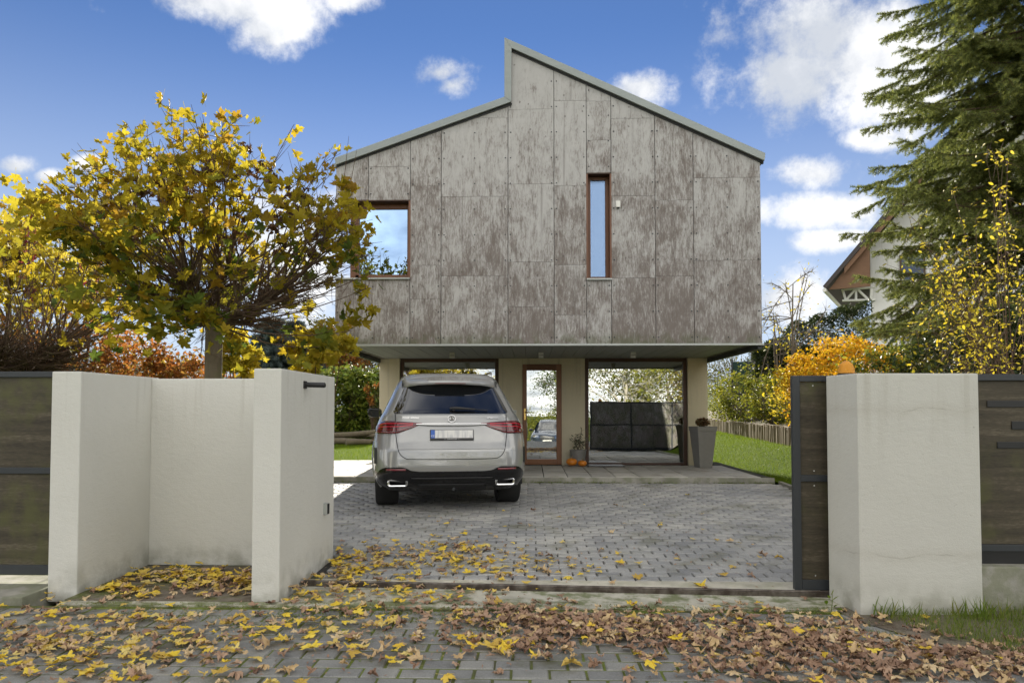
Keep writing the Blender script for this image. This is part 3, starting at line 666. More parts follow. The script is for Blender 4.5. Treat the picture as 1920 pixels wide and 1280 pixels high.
# things fixed to the house
for i, px in enumerate((848, 1014.5, 1187)):
    p = at(px, 661, 12.75)
    o = empty('ceiling_lamp', (p.x, p.y, ZB)); tag(o, ['small white box lamp under the overhang, above the parked car', 'small white box lamp under the overhang, in front of the door', 'small white box lamp under the overhang, above the right window'][i], 'lamp', 'lamps under the overhang')
    MB().box(-.045, .045, -.045, .045, -.095, .006).build('housing', 'white', o, bevel=0.006)
    MB().box(-.034, .034, -.034, .034, -.103, -.0955).build('lens', 'edge_metal', o)
    MB().box(-.046, .046, -.047, -.0455, -.055, -.048).build('seam', 'anthracite', o)
p = at(1158.5, 384, YF)
o = empty('alarm_box', (p.x, YF-0.004, p.z)); tag(o, 'little white sensor box on the boards right of the narrow window', 'sensor')
MB().box(-.034, .034, -.05, 0, -.05, .05).build('housing', 'white', o, bevel=0.008); MB().lathe([(0.014, -.07), (0.018, -.05)], (0, -.025, 0), 12).build('lens', 'black', o)
p = at(965, 772, YW)
o = empty('doorbell', (p.x, YW, p.z)); tag(o, 'small white push button plate on the wall beside the glass door', 'doorbell')
MB().box(-.038, .038, -.011, 0.003, -.038, .038).build('plate', 'white', o, bevel=0.004); MB().box(-.02, .02, -.016, -.0112, -.02, .02).build('button', 'edge_metal', o, bevel=0.002)
# ------------------------------------------------------------------ front walls and gates
zt = 1.70
nw = empty('boundary_wall', (-2.7, 5.6, 0)); tag(nw, 'pale rendered garden wall with two piers round a bin niche, left of the gateway', 'wall')
def wpart(mb, name, m, par, org, bev=0.012): o = mb.build(name, m, par, bevel=bev); o.location = -Vector(org); return o
wpart(MB().box(-2.035, -1.83, 5.04, 6.43, -0.05, zt), 'pier', 'plaster', nw, (-2.7, 5.6, 0))
wpart(MB().box(-3.645, -3.42, 5.18, 6.30, -0.05, zt-0.012), 'pier', 'plaster', nw, (-2.7, 5.6, 0))
wpart(MB().box(-3.421, -2.034, 6.16, 6.298, -0.05, zt-0.024), 'niche_wall', 'plaster', nw, (-2.7, 5.6, 0))
rp = empty('gate_pier', (2.65, 5.0, 0)); tag(rp, 'broad pale rendered pier right of the gateway, amber light on top', 'pier')
wpart(MB().prism([(2.245, 4.83), (3.085, 4.86), (3.085, 5.22), (2.20, 5.225)], 'z', -0.05, 1.648), 'pier', 'plaster_r', rp, (2.65, 5.0, 0))
wpart(MB().prism([(3.086, 4.94), (7.2, 4.98), (7.2, 5.2), (3.086, 5.2)], 'z', -0.05, 0.31), 'plinth', 'concrete', rp, (2.65, 5.0, 0))
def framed(name, x0, x1, y0, y1, z0, z1, zm, npan, label, cat, fw=0.045, slots=()):
    """steel frame on a slanting line with boards; returns the empty"""
    g0 = empty(name, ((x0+x1)/2, (y0+y1)/2, 0)); tag(g0, label, cat); org = ((x0+x1)/2, (y0+y1)/2, 0)
    yy = lambda x: y0+(y1-y0)*(x-x0)/(x1-x0)
    def bar(a, b, c, dd, nm, m, t0=-0.022, t1=0.022, bev=0.004, par=g0):
        o = MB().prism([(a, yy(a)+t0), (b, yy(b)+t0), (b, yy(b)+t1), (a, yy(a)+t1)], 'z', c, dd).build(nm, m, par, bevel=bev); o.location = -Vector(org); return o
    w = (x1-x0)/npan
    for i in range(npan+1):
        xc = x0+i*w; a = xc if i == 0 else xc-fw/2; b = xc+fw if i == 0 else (xc if i == npan else xc+fw/2)
        bar(a, b, z0, z1, 'post', 'anthracite')
    for i in range(npan):
        a = x0+i*w+(fw if i == 0 else fw/2)+0.001; b = x0+(i+1)*w-(fw if i == npan-1 else fw/2)-0.001
        for (c, dd) in ((z0, z0+0.075), (zm-0.024, zm+0.024), (z1-0.045, z1)): bar(a, b, c, dd, 'rail', 'anthracite', -0.021, 0.021)
        for (c, dd) in ((z0+0.076, zm-0.025), (zm+0.025, z1-0.046)):
            pn = bar(a, b, c, dd, 'panel', 'gate_panel', -0.006, 0.006, 0.0)
            if name == 'sliding_gate': bar(a, b, c, dd, 'back_panel', 'panel', 0.0065, 0.016, 0.0)
            for zz in (c+0.03, dd-0.03):
                for xx in (a+0.1, b-0.08):
                    if b-a < 0.12: continue
                    q = MB().tube([(xx, yy(xx)-0.006, zz), (xx, yy(xx)-0.010, zz)], 0.006, 8).build('bolt', 'chrome', pn); q.location = (0, 0, 0)
    return g0
framed('sliding_gate', 1.985, 6.1, 5.335, 5.18, 0.045, 1.655, 0.88, 3, 'anthracite framed sliding gate with brown boards, pushed open behind the right pier', 'gate', 0.055)
framed('pedestrian_gate', -6.6, -3.655, 5.42, 5.42, 0.10, 1.70, 0.915, 2, 'dark framed side gate with stained brown boards at the left edge', 'gate')
# fence right of the pier with letter slots
fx = empty('fence_panel', (5, 5.05, 0.3)); tag(fx, 'stained brown fence panel with dark letter slots above the low plinth', 'fence'); fo = -Vector((5, 5.05, 0.3))
def fb(x0, x1, y0, y1, z0, z1, n, m, bev=0.003): o = MB().box(x0, x1, y0, y1, z0, z1).build(n, m, fx, bevel=bev); o.location = fo; return o
fb(3.09, 7.2, 5.02, 5.075, 1.605, 1.65, 'rail', 'anthracite'); fb(3.09, 7.2, 5.02, 5.075, 0.40, 0.445, 'rail', 'anthracite'); fb(3.09, 7.2, 5.03, 5.07, 0.31, 0.399, 'shadow_gap', 'black')
fb(3.09, 3.72, 5.04, 5.052, 0.446, 1.604, 'panel', 'gate_panel'); fb(3.726, 5.4, 5.04, 5.052, 0.446, 1.604, 'panel', 'gate_panel'); fb(5.406, 7.2, 5.04, 5.052, 0.446, 1.604, 'panel', 'gate_panel')
for (pa, pb, py, h) in ((1850, 1935, 757, 12), (1896, 1960, 797, 15), (1869, 1960, 834, 12)):
    a = at(pa, py, 5.04); b = at(pb, py, 5.04); hh = h*5.04/F/2
    fb(a.x, b.x, 5.033, 5.0395, a.z-hh, a.z+hh, 'letter_slot', 'black', 0.002)
# beacon on the pier
p = at(1587, 701, 5.15)
o = empty('warning_beacon', (p.x, 5.15, 1.648)); tag(o, 'amber dome warning light on top of the right gate pier', 'lamp')
MT['amber'] = mat('amber_plastic', lambda k: bsdf(k, (0.85, 0.36, 0.02), 0.25, Transmission_Weight=0.25, normal=k.bump(k.n('ShaderNodeTexWave', {'Vector': k.co(), 'Scale': 40.0}, bands_direction='Z').outputs[1], 0.6, 0.004)))
MB().lathe([(0.062, 0.0), (0.062, 0.014)], n=24).build('base', 'black', o)
MB().lathe([(0.056, 0.0145), (0.058, 0.03), (0.054, 0.055), (0.043, 0.082), (0.027, 0.100), (0.008, 0.108)], n=24).build('dome', 'amber', o, smooth=True)
# spot on the left pier, photocell
p = atx(571, 721, -1.83)
o = empty('wall_spotlight', (-1.83, p.y, p.z)); tag(o, 'black tube spotlight sticking out near the top of the left gate pier', 'lamp')
MB().box(-0.002, 0.012, -.03, .03, -.03, .03).build('plate', 'black', o, bevel=0.003); MB().tube([(0.012, 0, 0), (0.165, 0.0, -0.004)], 0.021, 14).build('tube', 'black', o, smooth=True)
MB().tube([(0.1655, 0, -0.004), (0.1700, 0.0, -0.004)], 0.017, 14).build('lens', 'gloss_black', o)
p = atx(608, 953, -1.83)
o = empty('photocell', (-1.83, p.y, p.z)); tag(o, 'small grey and black light barrier box low on the left gate pier', 'sensor')
MB().box(-.002, 0.034, -.028, .028, -.05, .05).build('housing', 'edge_metal', o, bevel=0.005); MB().box(0.0345, 0.040, -.024, .024, -.045, .045).build('window', 'gloss_black', o, bevel=0.002)

# ------------------------------------------------------------------ car
def interp(tab, z):
    zs = [t[0] for t in tab]
    return [float(np.interp(z, zs, [t[i] for t in tab])) for i in range(1, len(tab[0]))]
# height: half width, rear y, front y, rear corner radius, rear corner depth
CT = [(0.27, .84, .22, 4.72, .22, .30), (0.34, .905, .09, 4.80, .24, .34), (0.42, .945, .03, 4.86, .26, .38), (0.50, .965, .004, 4.90, .28, .42), (0.58, .975, .0, 4.925, .30, .44),
      (0.66, .980, .006, 4.93, .31, .44), (0.78, .982, .020, 4.925, .32, .44), (0.88, .976, .060, 4.89, .32, .42), (0.96, .966, .085, 4.80, .32, .42), (1.02, .955, .105, 4.60, .32, .40), (1.08, .940, .125, 4.15, .31, .40),
      (1.14, .918, .150, 3.72, .30, .38), (1.20, .886, .180, 3.52, .28, .36), (1.26, .852, .235, 3.40, .26, .34), (1.36, .805, .335, 3.22, .24, .32), (1.48, .752, .455, 3.00, .22, .30),
      (1.58, .706, .550, 2.78, .21, .28), (1.65, .672, .610, 2.60, .20, .27), (1.70, .640, .650, 2.44, .20, .27), (1.735, .600, .700, 2.30, .20, .28), (1.757, .540, .780, 2.15, .24, .3), (1.772, .42, .93, 2.0, .25, .3), (1.78, .22, 1.2, 1.75, .15, .2)]
def rear_y(x, z):
    w, r, f, rc, cdp = interp(CT, z); a = abs(x)
    y = r+0.035*(a/w)**2
    if a > w-rc: q = min(1.0, (a-(w-rc))/rc); y += cdp*(1-math.sqrt(max(0.0, 1-q*q)))
    return y
def half_w(z): return interp(CT, z)[0]
def rear_n(x, z):
    e = 0.004; a = min(abs(x), half_w(z)-0.006)*(1 if x >= 0 else -1)
    gx_ = (rear_y(a+e, z)-rear_y(a-e, z))/(2*e); gz_ = (rear_y(a, z+e)-rear_y(a, z-e))/(2*e)
    return Vector((gx_, -1, gz_)).normalized()
def on_rear(x, z, off):
    w = half_w(z); x = max(-w*0.9995, min(w*0.9995, x))
    return Vector((x, rear_y(x, z), z))+rear_n(x, z)*off
def patch(name, m, par, xs, ztop, zbot, off=0.006, rows=8, solid=0.0, smooth=True):
    """surface strip on the tail between two curves"""
    mb = MB(); n = len(xs)
    for i, x in enumerate(xs):
        for j in range(rows+1): mb.v.append(tuple(on_rear(x, zbot(x)+(ztop(x)-zbot(x))*j/rows, off)))
    q = rows+1
    mb.f = [(i*q+j, (i+1)*q+j, (i+1)*q+j+1, i*q+j+1) for i in range(n-1) for j in range(rows)]
    o = mb.build(name, m, par, smooth=smooth)
    bm = bmesh.new(); bm.from_mesh(o.data)
    if sum(f.normal.y for f in bm.faces) > 0: bmesh.ops.reverse_faces(bm, faces=bm.faces)
    if solid:
        bmesh.ops.solidify(bm, geom=bm.faces[:], thickness=solid)
    bm.to_mesh(o.data); bm.free()
    return o
def ribbon(name, m, par, pts, wd, off=0.0035):
    mb = MB()
    for i, (x, z) in enumerate(pts):
        a = pts[max(i-1, 0)]; b = pts[min(i+1, len(pts)-1)]; t = Vector((b[0]-a[0], b[1]-a[1])).normalized(); nn = Vector((-t.y, t.x))*wd/2
        mb.v.append(tuple(on_rear(x+nn.x, z+nn.y, off))); mb.v.append(tuple(on_rear(x-nn.x, z-nn.y, off)))
    mb.f = [(2*i, 2*i+1, 2*i+3, 2*i+2) for i in range(len(pts)-1)]
    return mb.build(name, m, par)
def lin(tab): return lambda x: float(np.interp(x, [t[0] for t in tab], [t[1] for t in tab]))
def cr(pts, k=8, closed=False):
    out = []; n = len(pts)
    for i in range(n-1):
        p0, p1, p2, p3 = pts[max(i-1, 0)], pts[i], pts[i+1], pts[min(i+2, n-1)]
        for j in range(k):
            t = j/k; out.append(tuple(0.5*((2*b)+(-a+c)*t+(2*a-5*b+4*c-dd)*t*t+(-a+3*b-3*c+dd)*t**3) for a, b, c, dd in zip(p0, p1, p2, p3)))
    return out+[pts[-1]]
def paint(name, col, rough=0.27):
    return mat(name, lambda k: bsdf(k, k.mix(k.m('MULTIPLY', k.sst(k.n('ShaderNodeSeparateXYZ', {0: k.co()}).outputs[2], 0.9, 0.3), k.m('MULTIPLY', k.noise(k.co(), 7, 5), 0.25)), col, (0.25, 0.23, 0.19)), rough, Metallic=0.25, Coat_Weight=1.0, Coat_Roughness=0.02, Coat_IOR=1.7))
MT['car_glass'] = mat('tinted_car_glass', lambda k: bsdf(k, (0.006, 0.007, 0.009), 0.02, IOR=2.1, Coat_Weight=0.5, Coat_Roughness=0.0))
def lampm(k):
    c = k.co(); w = k.n('ShaderNodeTexWave', {'Vector': c, 'Scale': 9.0, 'Distortion': 1.0}, bands_direction='Z').outputs[1]
    return bsdf(k, k.mix(w, (0.035, 0.002, 0.004), (0.16, 0.005, 0.012)), 0.12, Coat_Weight=1.0, Coat_Roughness=0.02)
MT['red_lens'] = mat('red_lamp_lens', lampm)
MT['tyre'] = plain('tyre_rubber', (0.018, 0.018, 0.018), 0.8)
MT['plate_white'] = mat('number_plate_white', lambda k: bsdf(k, k.mix(k.sst(k.noise(k.scl(k.co(), 22, 1, 5), 1.0, 1), 0.42, 0.62), (0.66, 0.65, 0.62), (0.50, 0.50, 0.50)), 0.4))
MT['plate_blue'] = plain('number_plate_blue', (0.02, 0.10, 0.42), 0.4, 0.05)
MT['grey_text'] = plain('pale_print', (0.6, 0.6, 0.6), 0.5)
def build_car(name, label, loc, rz, paint_mat, detail=True, front=False):
    car = empty(name, loc, rz); tag(car, label, 'car')
    # levels of the body shell
    zs = sorted(set([round(z, 4) for z in np.concatenate([np.linspace(0.27, 1.20, 38), np.linspace(1.20, 1.66, 20), np.linspace(1.66, 1.757, 10), np.linspace(1.757, 1.78, 6)])]))
    NR, NS, NF = 26, 44, 18; rows = []
    for z in zs:
        w, r, f, rc, cdp = interp(CT, z); half = []
        for i in range(NR): x = w*math.sin(math.pi/2*i/NR); half.append((x, rear_y(x, z)))
        ys_ = rear_y(w, z); fc = min(0.75, (f-r)*0.25)
        for i in range(NS): t = i/NS; yv = ys_+(f-fc-ys_)*t; half.append((w*(1-0.012*math.sin(t*math.pi)), yv))
        for i in range(NF+1): a = math.pi/2*i/NF; half.append((w*math.cos(a)**0.75 if i < NF else 0.0, f-fc+fc*math.sin(a)))
        full = half+[(-x, y) for (x, y) in half[-2:0:-1]]
        rows.append([(x, y, z) for x, y in full])
    N = len(rows[0]); V = np.array(rows).reshape(-1, 3); fs = []
    WY = (0.98, 3.975); WZ = 0.385
    for a in range(len(zs)-1):
        for b in range(N):
            q = (a*N+b, a*N+(b+1) % N, (a+1)*N+(b+1) % N, (a+1)*N+b); c = V[list(q)].mean(0)
            if abs(c[0]) > 0.7 and any(math.hypot(c[1]-wy, c[2]-WZ) < 0.455 for wy in WY): continue
            fs.append(q)
    body = mesh_np('body', V, [np.array(fs), np.array([[(len(zs)-1)*N+i for i in range(N)]])], paint_mat, car, smooth=True)
    MB().box(-.66, .66, .35, 4.6, .24, .62).build('underbody', 'black', car)
    for wy in WY:
        for s in (-1, 1):
            wl = empty('wheel', (s*0.815, wy, WZ)); wl.parent = car
            prof = [(.25, -.125), (.34, -.15), (.372, -.14), (.385, -.115), (.387, 0), (.385, .115), (.372, .14), (.34, .15), (.25, .125)]
            t = MB().lathe(prof, n=40); t.f = t.f[:-2]; t.v = [(z_, y_, -x_) for (x_, y_, z_) in t.v]; t.build('tyre', 'tyre', wl, smooth=True)
            rm = MB().tube([(-.10, 0, 0), (.10, 0, 0)], .26, 32)
            for k in range(5):
                a = 2*math.pi*k/5; rm.tube([(s*.105, 0.04*math.cos(a), 0.04*math.sin(a)), (s*.125, 0.24*math.cos(a), 0.24*math.sin(a))], [.035, .028], 6)
            rm.build('rim', 'anthracite', wl)
            arch = [(s*(half_w(min(1.2, max(.30, WZ+0.455*math.sin(b))))+0.004), wy+0.455*math.cos(b), WZ+0.455*math.sin(b)) for b in np.linspace(R(-12), R(192), 26)]
            MB().tube(arch, 0.024, 8).build('wheel_arch', paint_mat, car, smooth=True)
            lin_ = [(s*0.70, wy+0.455*math.cos(b), WZ+0.455*math.sin(b)) for b in np.linspace(R(-12), R(192), 20)]; lo = [(s*0.96, y_, z_) for (_, y_, z_) in lin_]
            mb = MB(); mb.v = lin_+lo; mb.f = [(i, i+1, 21+i, 20+i) for i in range(19)]; mb.build('wheel_house', 'black', car)
    # side glass
    for s in (-1, 1):
        mb = MB(); top = lin([(0.62, 1.30), (0.80, 1.50), (1.2, 1.60), (2.2, 1.64), (2.7, 1.58), (3.35, 1.26)]); n = 24
        for i in range(n+1):
            y_ = 0.62+(3.35-0.62)*i/n
            for j in range(7):
                z_ = 1.225+(max(top(y_), 1.24)-1.225)*j/6; mb.v.append((s*(half_w(z_)*(1-0.006)+0.006), y_+0.02, z_))
        mb.f = [(i*7+j, (i+1)*7+j, (i+1)*7+j+1, i*7+j+1) for i in range(n) for j in range(6)]
        mb.build('side_window', 'car_glass', car, smooth=True)
        # mirror
        mi = MB(); 
        for j, (yy_, sc) in enumerate(((-.075, .90), (-.06, 1.0), (.0, .96), (.06, .75), (.10, .35))):
            for k in range(20): a = 2*math.pi*k/20; mi.v.append((s*(1.085+0.115*sc*abs(math.cos(a))**.7*(1 if math.cos(a) > 0 else -1)), 3.02+yy_, 1.225+0.078*sc*abs(math.sin(a))**.7*(1 if math.sin(a) > 0 else -1)))
        mi.f = [(j*20+k, j*20+(k+1) % 20, (j+1)*20+(k+1) % 20, (j+1)*20+k) for j in range(4) for k in range(20)]+[tuple(range(20)), tuple(range(80, 100))]
        mi.tube([(s*.90, 3.08, 1.16), (s*1.0, 3.04, 1.185)], .03, 8)
        mo = mi.build('mirror', 'gloss_black', car, smooth=True)
        MB().box(s*1.085-.092, s*1.085+.092, 3.02-.0795, 3.02-.076, 1.225-.056, 1.225+.056).build('mirror_glass', 'car_glass', mo, bevel=0.0015)
        # roof rail
        rl = cr([(s*.560, .86, 1.705), (s*.585, .92, 1.765), (s*.60, 1.2, 1.792), (s*.60, 2.2, 1.79), (s*.575, 2.52, 1.745), (s*.565, 2.6, 1.71)], 6)
        MB().tube(rl, 0.016, 8).build('roof_rail', 'chrome', car, smooth=True)
    if detail:
        X = lambda a, b, n: list(np.linspace(a, b, n))
        gt = lin([(-.66, 1.28), (-.60, 1.44), (-.54, 1.56), (-.50, 1.585), (0, 1.60), (.50, 1.585), (.54, 1.56), (.60, 1.44), (.66, 1.28)])
        # rear window: runs out to the slanting sides
        mb = MB(); rowsn = 16; nn = 40
        for j in range(rowsn+1):
            z_ = 1.222+(1.605-1.222)*j/rowsn; hw = 0.735-0.165*(j/rowsn)**1.05-(0.03 if j == 0 else 0)
            for i in range(nn+1): mb.v.append(tuple(on_rear(-hw+2*hw*i/nn, z_, 0.005)))
        mb.f = [(j*(nn+1)+i, j*(nn+1)+i+1, (j+1)*(nn+1)+i+1, (j+1)*(nn+1)+i) for j in range(rowsn) for i in range(nn)]
        rw = mb.build('rear_window', 'car_glass', car, smooth=True)
        # dark band behind the spoiler
        # spoiler
        sp_ = MB(); n = 36
        for i in range(n+1):
            x = -.625+1.25*i/n; e = (abs(x)/.625)**6
            yb = 0.425+0.05*(x/.625)**2+0.16*e; zl_ = 1.603-0.022*(x/.6)**2-0.03*e
            for (yy_, zz_) in ((yb, zl_+0.022), (yb+0.008, zl_), (0.60, zl_-0.012), (0.66, 1.62), (0.78, 1.748-0.055*(x/.6)**2), (0.60, 1.700-0.04*(x/.6)**2), (yb+0.02, zl_+0.052)):
                sp_.v.append((x, yy_, zz_))
        sp_.f = [(i*7+j, (i+1)*7+j, (i+1)*7+(j+1) % 7, i*7+(j+1) % 7) for i in range(n) for j in range(7)]+[tuple(range(7)), tuple(n*7+j for j in range(7))]
        spo = sp_.build('spoiler', paint_mat, car, smooth=True)
        MB().box(-.20, .20, .420, .44, 1.609, 1.619).build('brake_light', 'red_lens', spo, bevel=0.002)
        # wiper
        wp = MB(); a = on_rear(.06, 1.262, .045); b = on_rear(.30, 1.258, .03); c = on_rear(.46, 1.248, .02)
        wp.tube([a, on_rear(.02, 1.25, .02)], .014, 8); wp.tube([on_rear(-.02, 1.268, .03), a, b], [.016, .022, .012], 8); wp.tube([b, c], .006, 6)
        wp.build('rear_wiper', 'black', car, smooth=True)
        # tail lights
        for s in (-1, 1):
            zt_ = lin([(.37, 1.104), (.55, 1.118), (.70, 1.128), (.82, 1.130), (.89, 1.105), (.94, 1.065), (.962, 1.02)]); zb_ = lin([(.37, 1.098), (.50, 1.040), (.66, .985), (.72, .975), (.90, .972), (.962, .99)])
            inner = patch('tail_light', 'red_lens', car, [s*x for x in X(.37, .685, 18)], lambda x: zt_(abs(x)), lambda x: zb_(abs(x)), .012, 6, 0.010)
            outer = patch('tail_light', 'red_lens', car, [s*x for x in X(.693, .945, 24)], lambda x: zt_(abs(x)), lambda x: zb_(abs(x)), .012, 6, 0.010)
            for zz in (0.55, 0.80):
                pts = [(s*x, zb_(x)+(zt_(x)-zb_(x))*zz) for x in X(.48, .90, 16)]
                ribbon('light_bar', 'grey_red', outer, pts, 0.009, .0135)
            # black number strip and side air slot
            patch('reflector', 'red_lens', car, [s*x for x in X(.565, .80, 10)], lambda x: .553, lambda x: .525, .014, 2, 0.008)
            patch('air_slot', 'black', car, [s*x for x in X(.925, .958, 8)], lambda x: .80, lambda x: .60, .007, 6)
            # exhaust tip
            ex = MB(); ring = []
            def rr(hx_, hz_, r_): 
                return [(cx_*(hx_-r_)+r_*math.cos(t), cz_*(hz_-r_)+r_*math.sin(t)) for (cx_, cz_, t0) in ((1, 1, 0), (-1, 1, 90), (-1, -1, 180), (1, -1, 270)) for t in [R(t0+q) for q in (0, 18, 36, 54, 72, 90)]]
            oc = on_rear(s*.665, .375, 0.0); oy = oc.y
            layers = [(rr(.122, .044, .030), oy+.16), (rr(.122, .044, .030), oy-.028), (rr(.115, .038, .026), oy-.034), (rr(.100, .026, .018), oy-.030), (rr(.098, .024, .018), oy+.10)]
            m_ = 24
            for (pl_, yy_) in layers: ex.v += [(s*.665+a_, yy_, .375+b_) for (a_, b_) in pl_]
            ex.f = [(l*m_+k, l*m_+(k+1) % m_, (l+1)*m_+(k+1) % m_, (l+1)*m_+k) for l in range(4) for k in range(m_)]
            eo = ex.build('exhaust_tip', 'chrome', car, smooth=True)
            MB().box(s*.665-.097, s*.665+.097, oy+.03, oy+.035, .352, .398).build('exhaust_opening', 'black', eo)
        # lower black bumper
        tb = lin([(0, .515), (.40, .516), (.50, .528), (.57, .562), (.62, .572), (.82, .566), (.88, .535), (.92, .48), (.945, .43)])
        patch('lower_bumper', 'gloss_black', car, X(-.944, .944, 70), lambda x: tb(abs(x)), lambda x: .272, .007, 10)
        patch('bumper_strip', 'black', car, X(-.50, .50, 24), lambda x: .445, lambda x: .428, .022, 2, .012)
        patch('diffuser', 'black', car, X(-.42, .42, 20), lambda x: .36, lambda x: .275, .015, 3, .01)
        # tailgate seams and crease
        seam = cr([(-.70, 1.215), (-.695, 1.10), (-.69, .97), (-.672, .84), (-.645, .745), (-.58, .683), (-.48, .668), (0, .664), (.48, .668), (.58, .683), (.645, .745), (.672, .84), (.69, .97), (.695, 1.10), (.70, 1.215)], 6)
        ribbon('tailgate_seam', 'black', car, seam, .009, .004)
        patch('crease', paint_mat, car, X(-.66, .66, 40), lambda x: .815, lambda x: .785, .010, 4)
        # trim bar and plate
        patch('trim_bar', paint_mat, car, X(-.44, .44, 30), lambda x: 1.096-0.006*(abs(x)/.44)**4, lambda x: 1.066+.018*(abs(x)/.44)**3, .020, 3, .018)
        ribbon('trim_edge', 'chrome', car, [(x, 1.092-.004*(abs(x)/.44)**4) for x in X(-.44, .44, 24)], .008, .0215)
        py_ = on_rear(0, .96, 0).y; ph = math.atan2(on_rear(0, 1.02, 0).y-on_rear(0, .90, 0).y, .12)
        pl = empty('number_plate', (0, py_-.012, .962)); pl.parent = car; pl.rotation_euler = (-ph, 0, 0)
        MB().box(-.272, .272, -.010, .02, -.068, .066).build('plate_frame', 'black', pl, bevel=0.004)
        MB().box(-.212, .262, -.0135, -.0102, -.044, .058).build('plate_field', 'plate_white', pl)
        MB().box(-.262, -.2125, -.0135, -.0102, -.044, .058).build('plate_band', 'plate_blue', pl)
        text('CZ', .03, 'white', (-.238, -.0140, -.018), (R(90), 0, 0), pl, ext=.0003)
        text('DAVOCAR', .020, 'grey_text', (.0, -.0106, -.0565), (R(90), 0, 0), pl, ext=.0004, stretch=1.3)
        text('www.', .010, 'grey_text', (-.085, -.0106, -.0585), (R(90), 0, 0), pl, ext=.0004); text('.cz', .010, 'grey_text', (.082, -.0106, -.0585), (R(90), 0, 0), pl, ext=.0004)
        # badge: ring with three-pointed star
        bc = on_rear(0, 1.155, .012); bp = math.atan2(on_rear(0, 1.2, 0).y-on_rear(0, 1.1, 0).y, .10)
        bd = MB(); bd.tube([(0.047*math.cos(t), 0, 0.047*math.sin(t)) for t in np.linspace(0, 2*math.pi, 33)], .0048, 6)
        for k in range(3):
            a = R(90+120*k); tip = (.045*math.cos(a), 0, .045*math.sin(a)); l_ = (.011*math.cos(a+1.05), 0, .011*math.sin(a+1.05)); r_ = (.011*math.cos(a-1.05), 0, .011*math.sin(a-1.05))
            bd.add([tip, l_, r_, (0, -.008, 0)], [(0, 1, 3), (0, 3, 2), (0, 2, 1)])
        b_ = bd.build('badge', 'chrome', car, smooth=True); b_.location = bc; b_.rotation_euler = (-bp, 0, 0)
        for (s_, x_, al) in (('GLE 450d', -.63, 'LEFT'), ('4MATIC', .62, 'RIGHT')):
            xm = x_+(.12 if al == 'LEFT' else -.10); q = on_rear(xm, 1.165, .010); az = math.atan2(on_rear(xm+.05, 1.165, 0).y-on_rear(xm-.05, 1.165, 0).y, .1)
            t_ = text(s_, .040 if al == 'LEFT' else .034, 'chrome', q, (R(90)-bp, 0, az), car, ext=.0025, stretch=1.25)
        # tow eye
        MB().tube([(.02, .01, .30), (.02, -.002, .298)], .018, 10).build('tow_eye', 'anthracite', car)
    if front:
        def fy(x, z): w, r, f, rc, c_ = interp(CT, z); fc = 0.75; q = min(1, abs(x)/w); return f-fc+fc*math.sqrt(max(0, 1-q**2.6))
        def fp(nm, m, x0, x1, z0, z1, off=.012):
            mb = MB(); n_ = 14
            for i in range(n_+1):
                for j in range(5): x = x0+(x1-x0)*i/n_; z = z0+(z1-z0)*j/4; mb.v.append((x, fy(x, z)+off, z))
            mb.f = [(i*5+j, (i+1)*5+j, (i+1)*5+j+1, i*5+j+1) for i in range(n_) for j in range(4)]; return mb.build(nm, m, car, smooth=True)
        fp('grille', 'black', -.42, .42, .62, .88); fp('lower_grille', 'black', -.6, .6, .34, .46)
        fp('headlight', 'chrome', -.82, -.48, .74, .88); fp('headlight', 'chrome', .48, .82, .74, .88)
        fp('number_plate', 'white', -.26, .26, .50, .60, .03)
        fp('bonnet_edge', 'chrome', -.42, .42, .735, .765, .02)
        ws_ = MB()
        for j in range(9):
            z = 1.18+(1.62-1.18)*j/8; w, r, f, rc, c_ = interp(CT, z)
            for i in range(13): x = -w*.86+2*w*.86*i/12; q = abs(x)/w; fc = min(.75, (f-r)*.25); ws_.v.append((x, f-fc+fc*math.sqrt(max(0, 1-q**2.67))+.012, z+.006))
        ws_.f = [(j*13+i, j*13+i+1, (j+1)*13+i+1, (j+1)*13+i) for j in range(8) for i in range(12)]; ws_.build('windscreen', 'car_glass', car, smooth=True)
    return car
MT['grey_red'] = plain('bright_red_lens', (0.50, 0.03, 0.05), 0.15)
MT['car_grey'] = paint('pale_grey_car_paint', (0.285, 0.29, 0.285))
MT['car_blue'] = paint('dark_blue_car_paint', (0.03, 0.045, 0.075))
CY = 8.55; cx_ = at(848, 880, CY).x
build_car('parked_car', 'pale grey sport utility car parked on the driveway, tail towards the gate', (cx_, CY, DRV(CY+0.98)-0.004), R(10), MT['car_grey'])
build_car('parked_car', 'dark blue car standing down the street, mirrored in the glass door', (1.35, -19.5, TER(1.3, -17)), R(4), MT['car_blue'], detail=False, front=True)

# ------------------------------------------------------------------ small things on the terrace
TZ = 0.277
def pumpkin(px, py, r, Y, label):
    p = at(px, py, Y); o = empty('pumpkin', (p.x, Y, TZ)); tag(o, label, 'pumpkin', 'pumpkins by the door')
    mb = MB(); n, q = 40, 12
    for j in range(q+1):
        t = math.pi*j/q
        for k in range(n):
            a = 2*math.pi*k/n; rr_ = r*(1+0.07*abs(math.cos(a*5))-0.05)*math.sin(t)**0.85; mb.v.append((rr_*math.cos(a), rr_*math.sin(a), r*0.82*(1-math.cos(t)*(1-0.18*math.sin(t)**0))-0.0+ (-0.18*r*math.exp(-(t/0.35)**2) if t > 1.6 else 0)))
    mb.f = [(j*n+k, j*n+(k+1) % n, (j+1)*n+(k+1) % n, (j+1)*n+k) for j in range(q) for k in range(n)]
    mb.build('fruit', 'pumpkin', o, smooth=True)
    MB().tube([(0, 0, r*1.55), (0.005, 0, r*1.75), (0.02, 0, r*1.95)], [.016, .011, .012], 7).build('stem', 'post_wood', o)
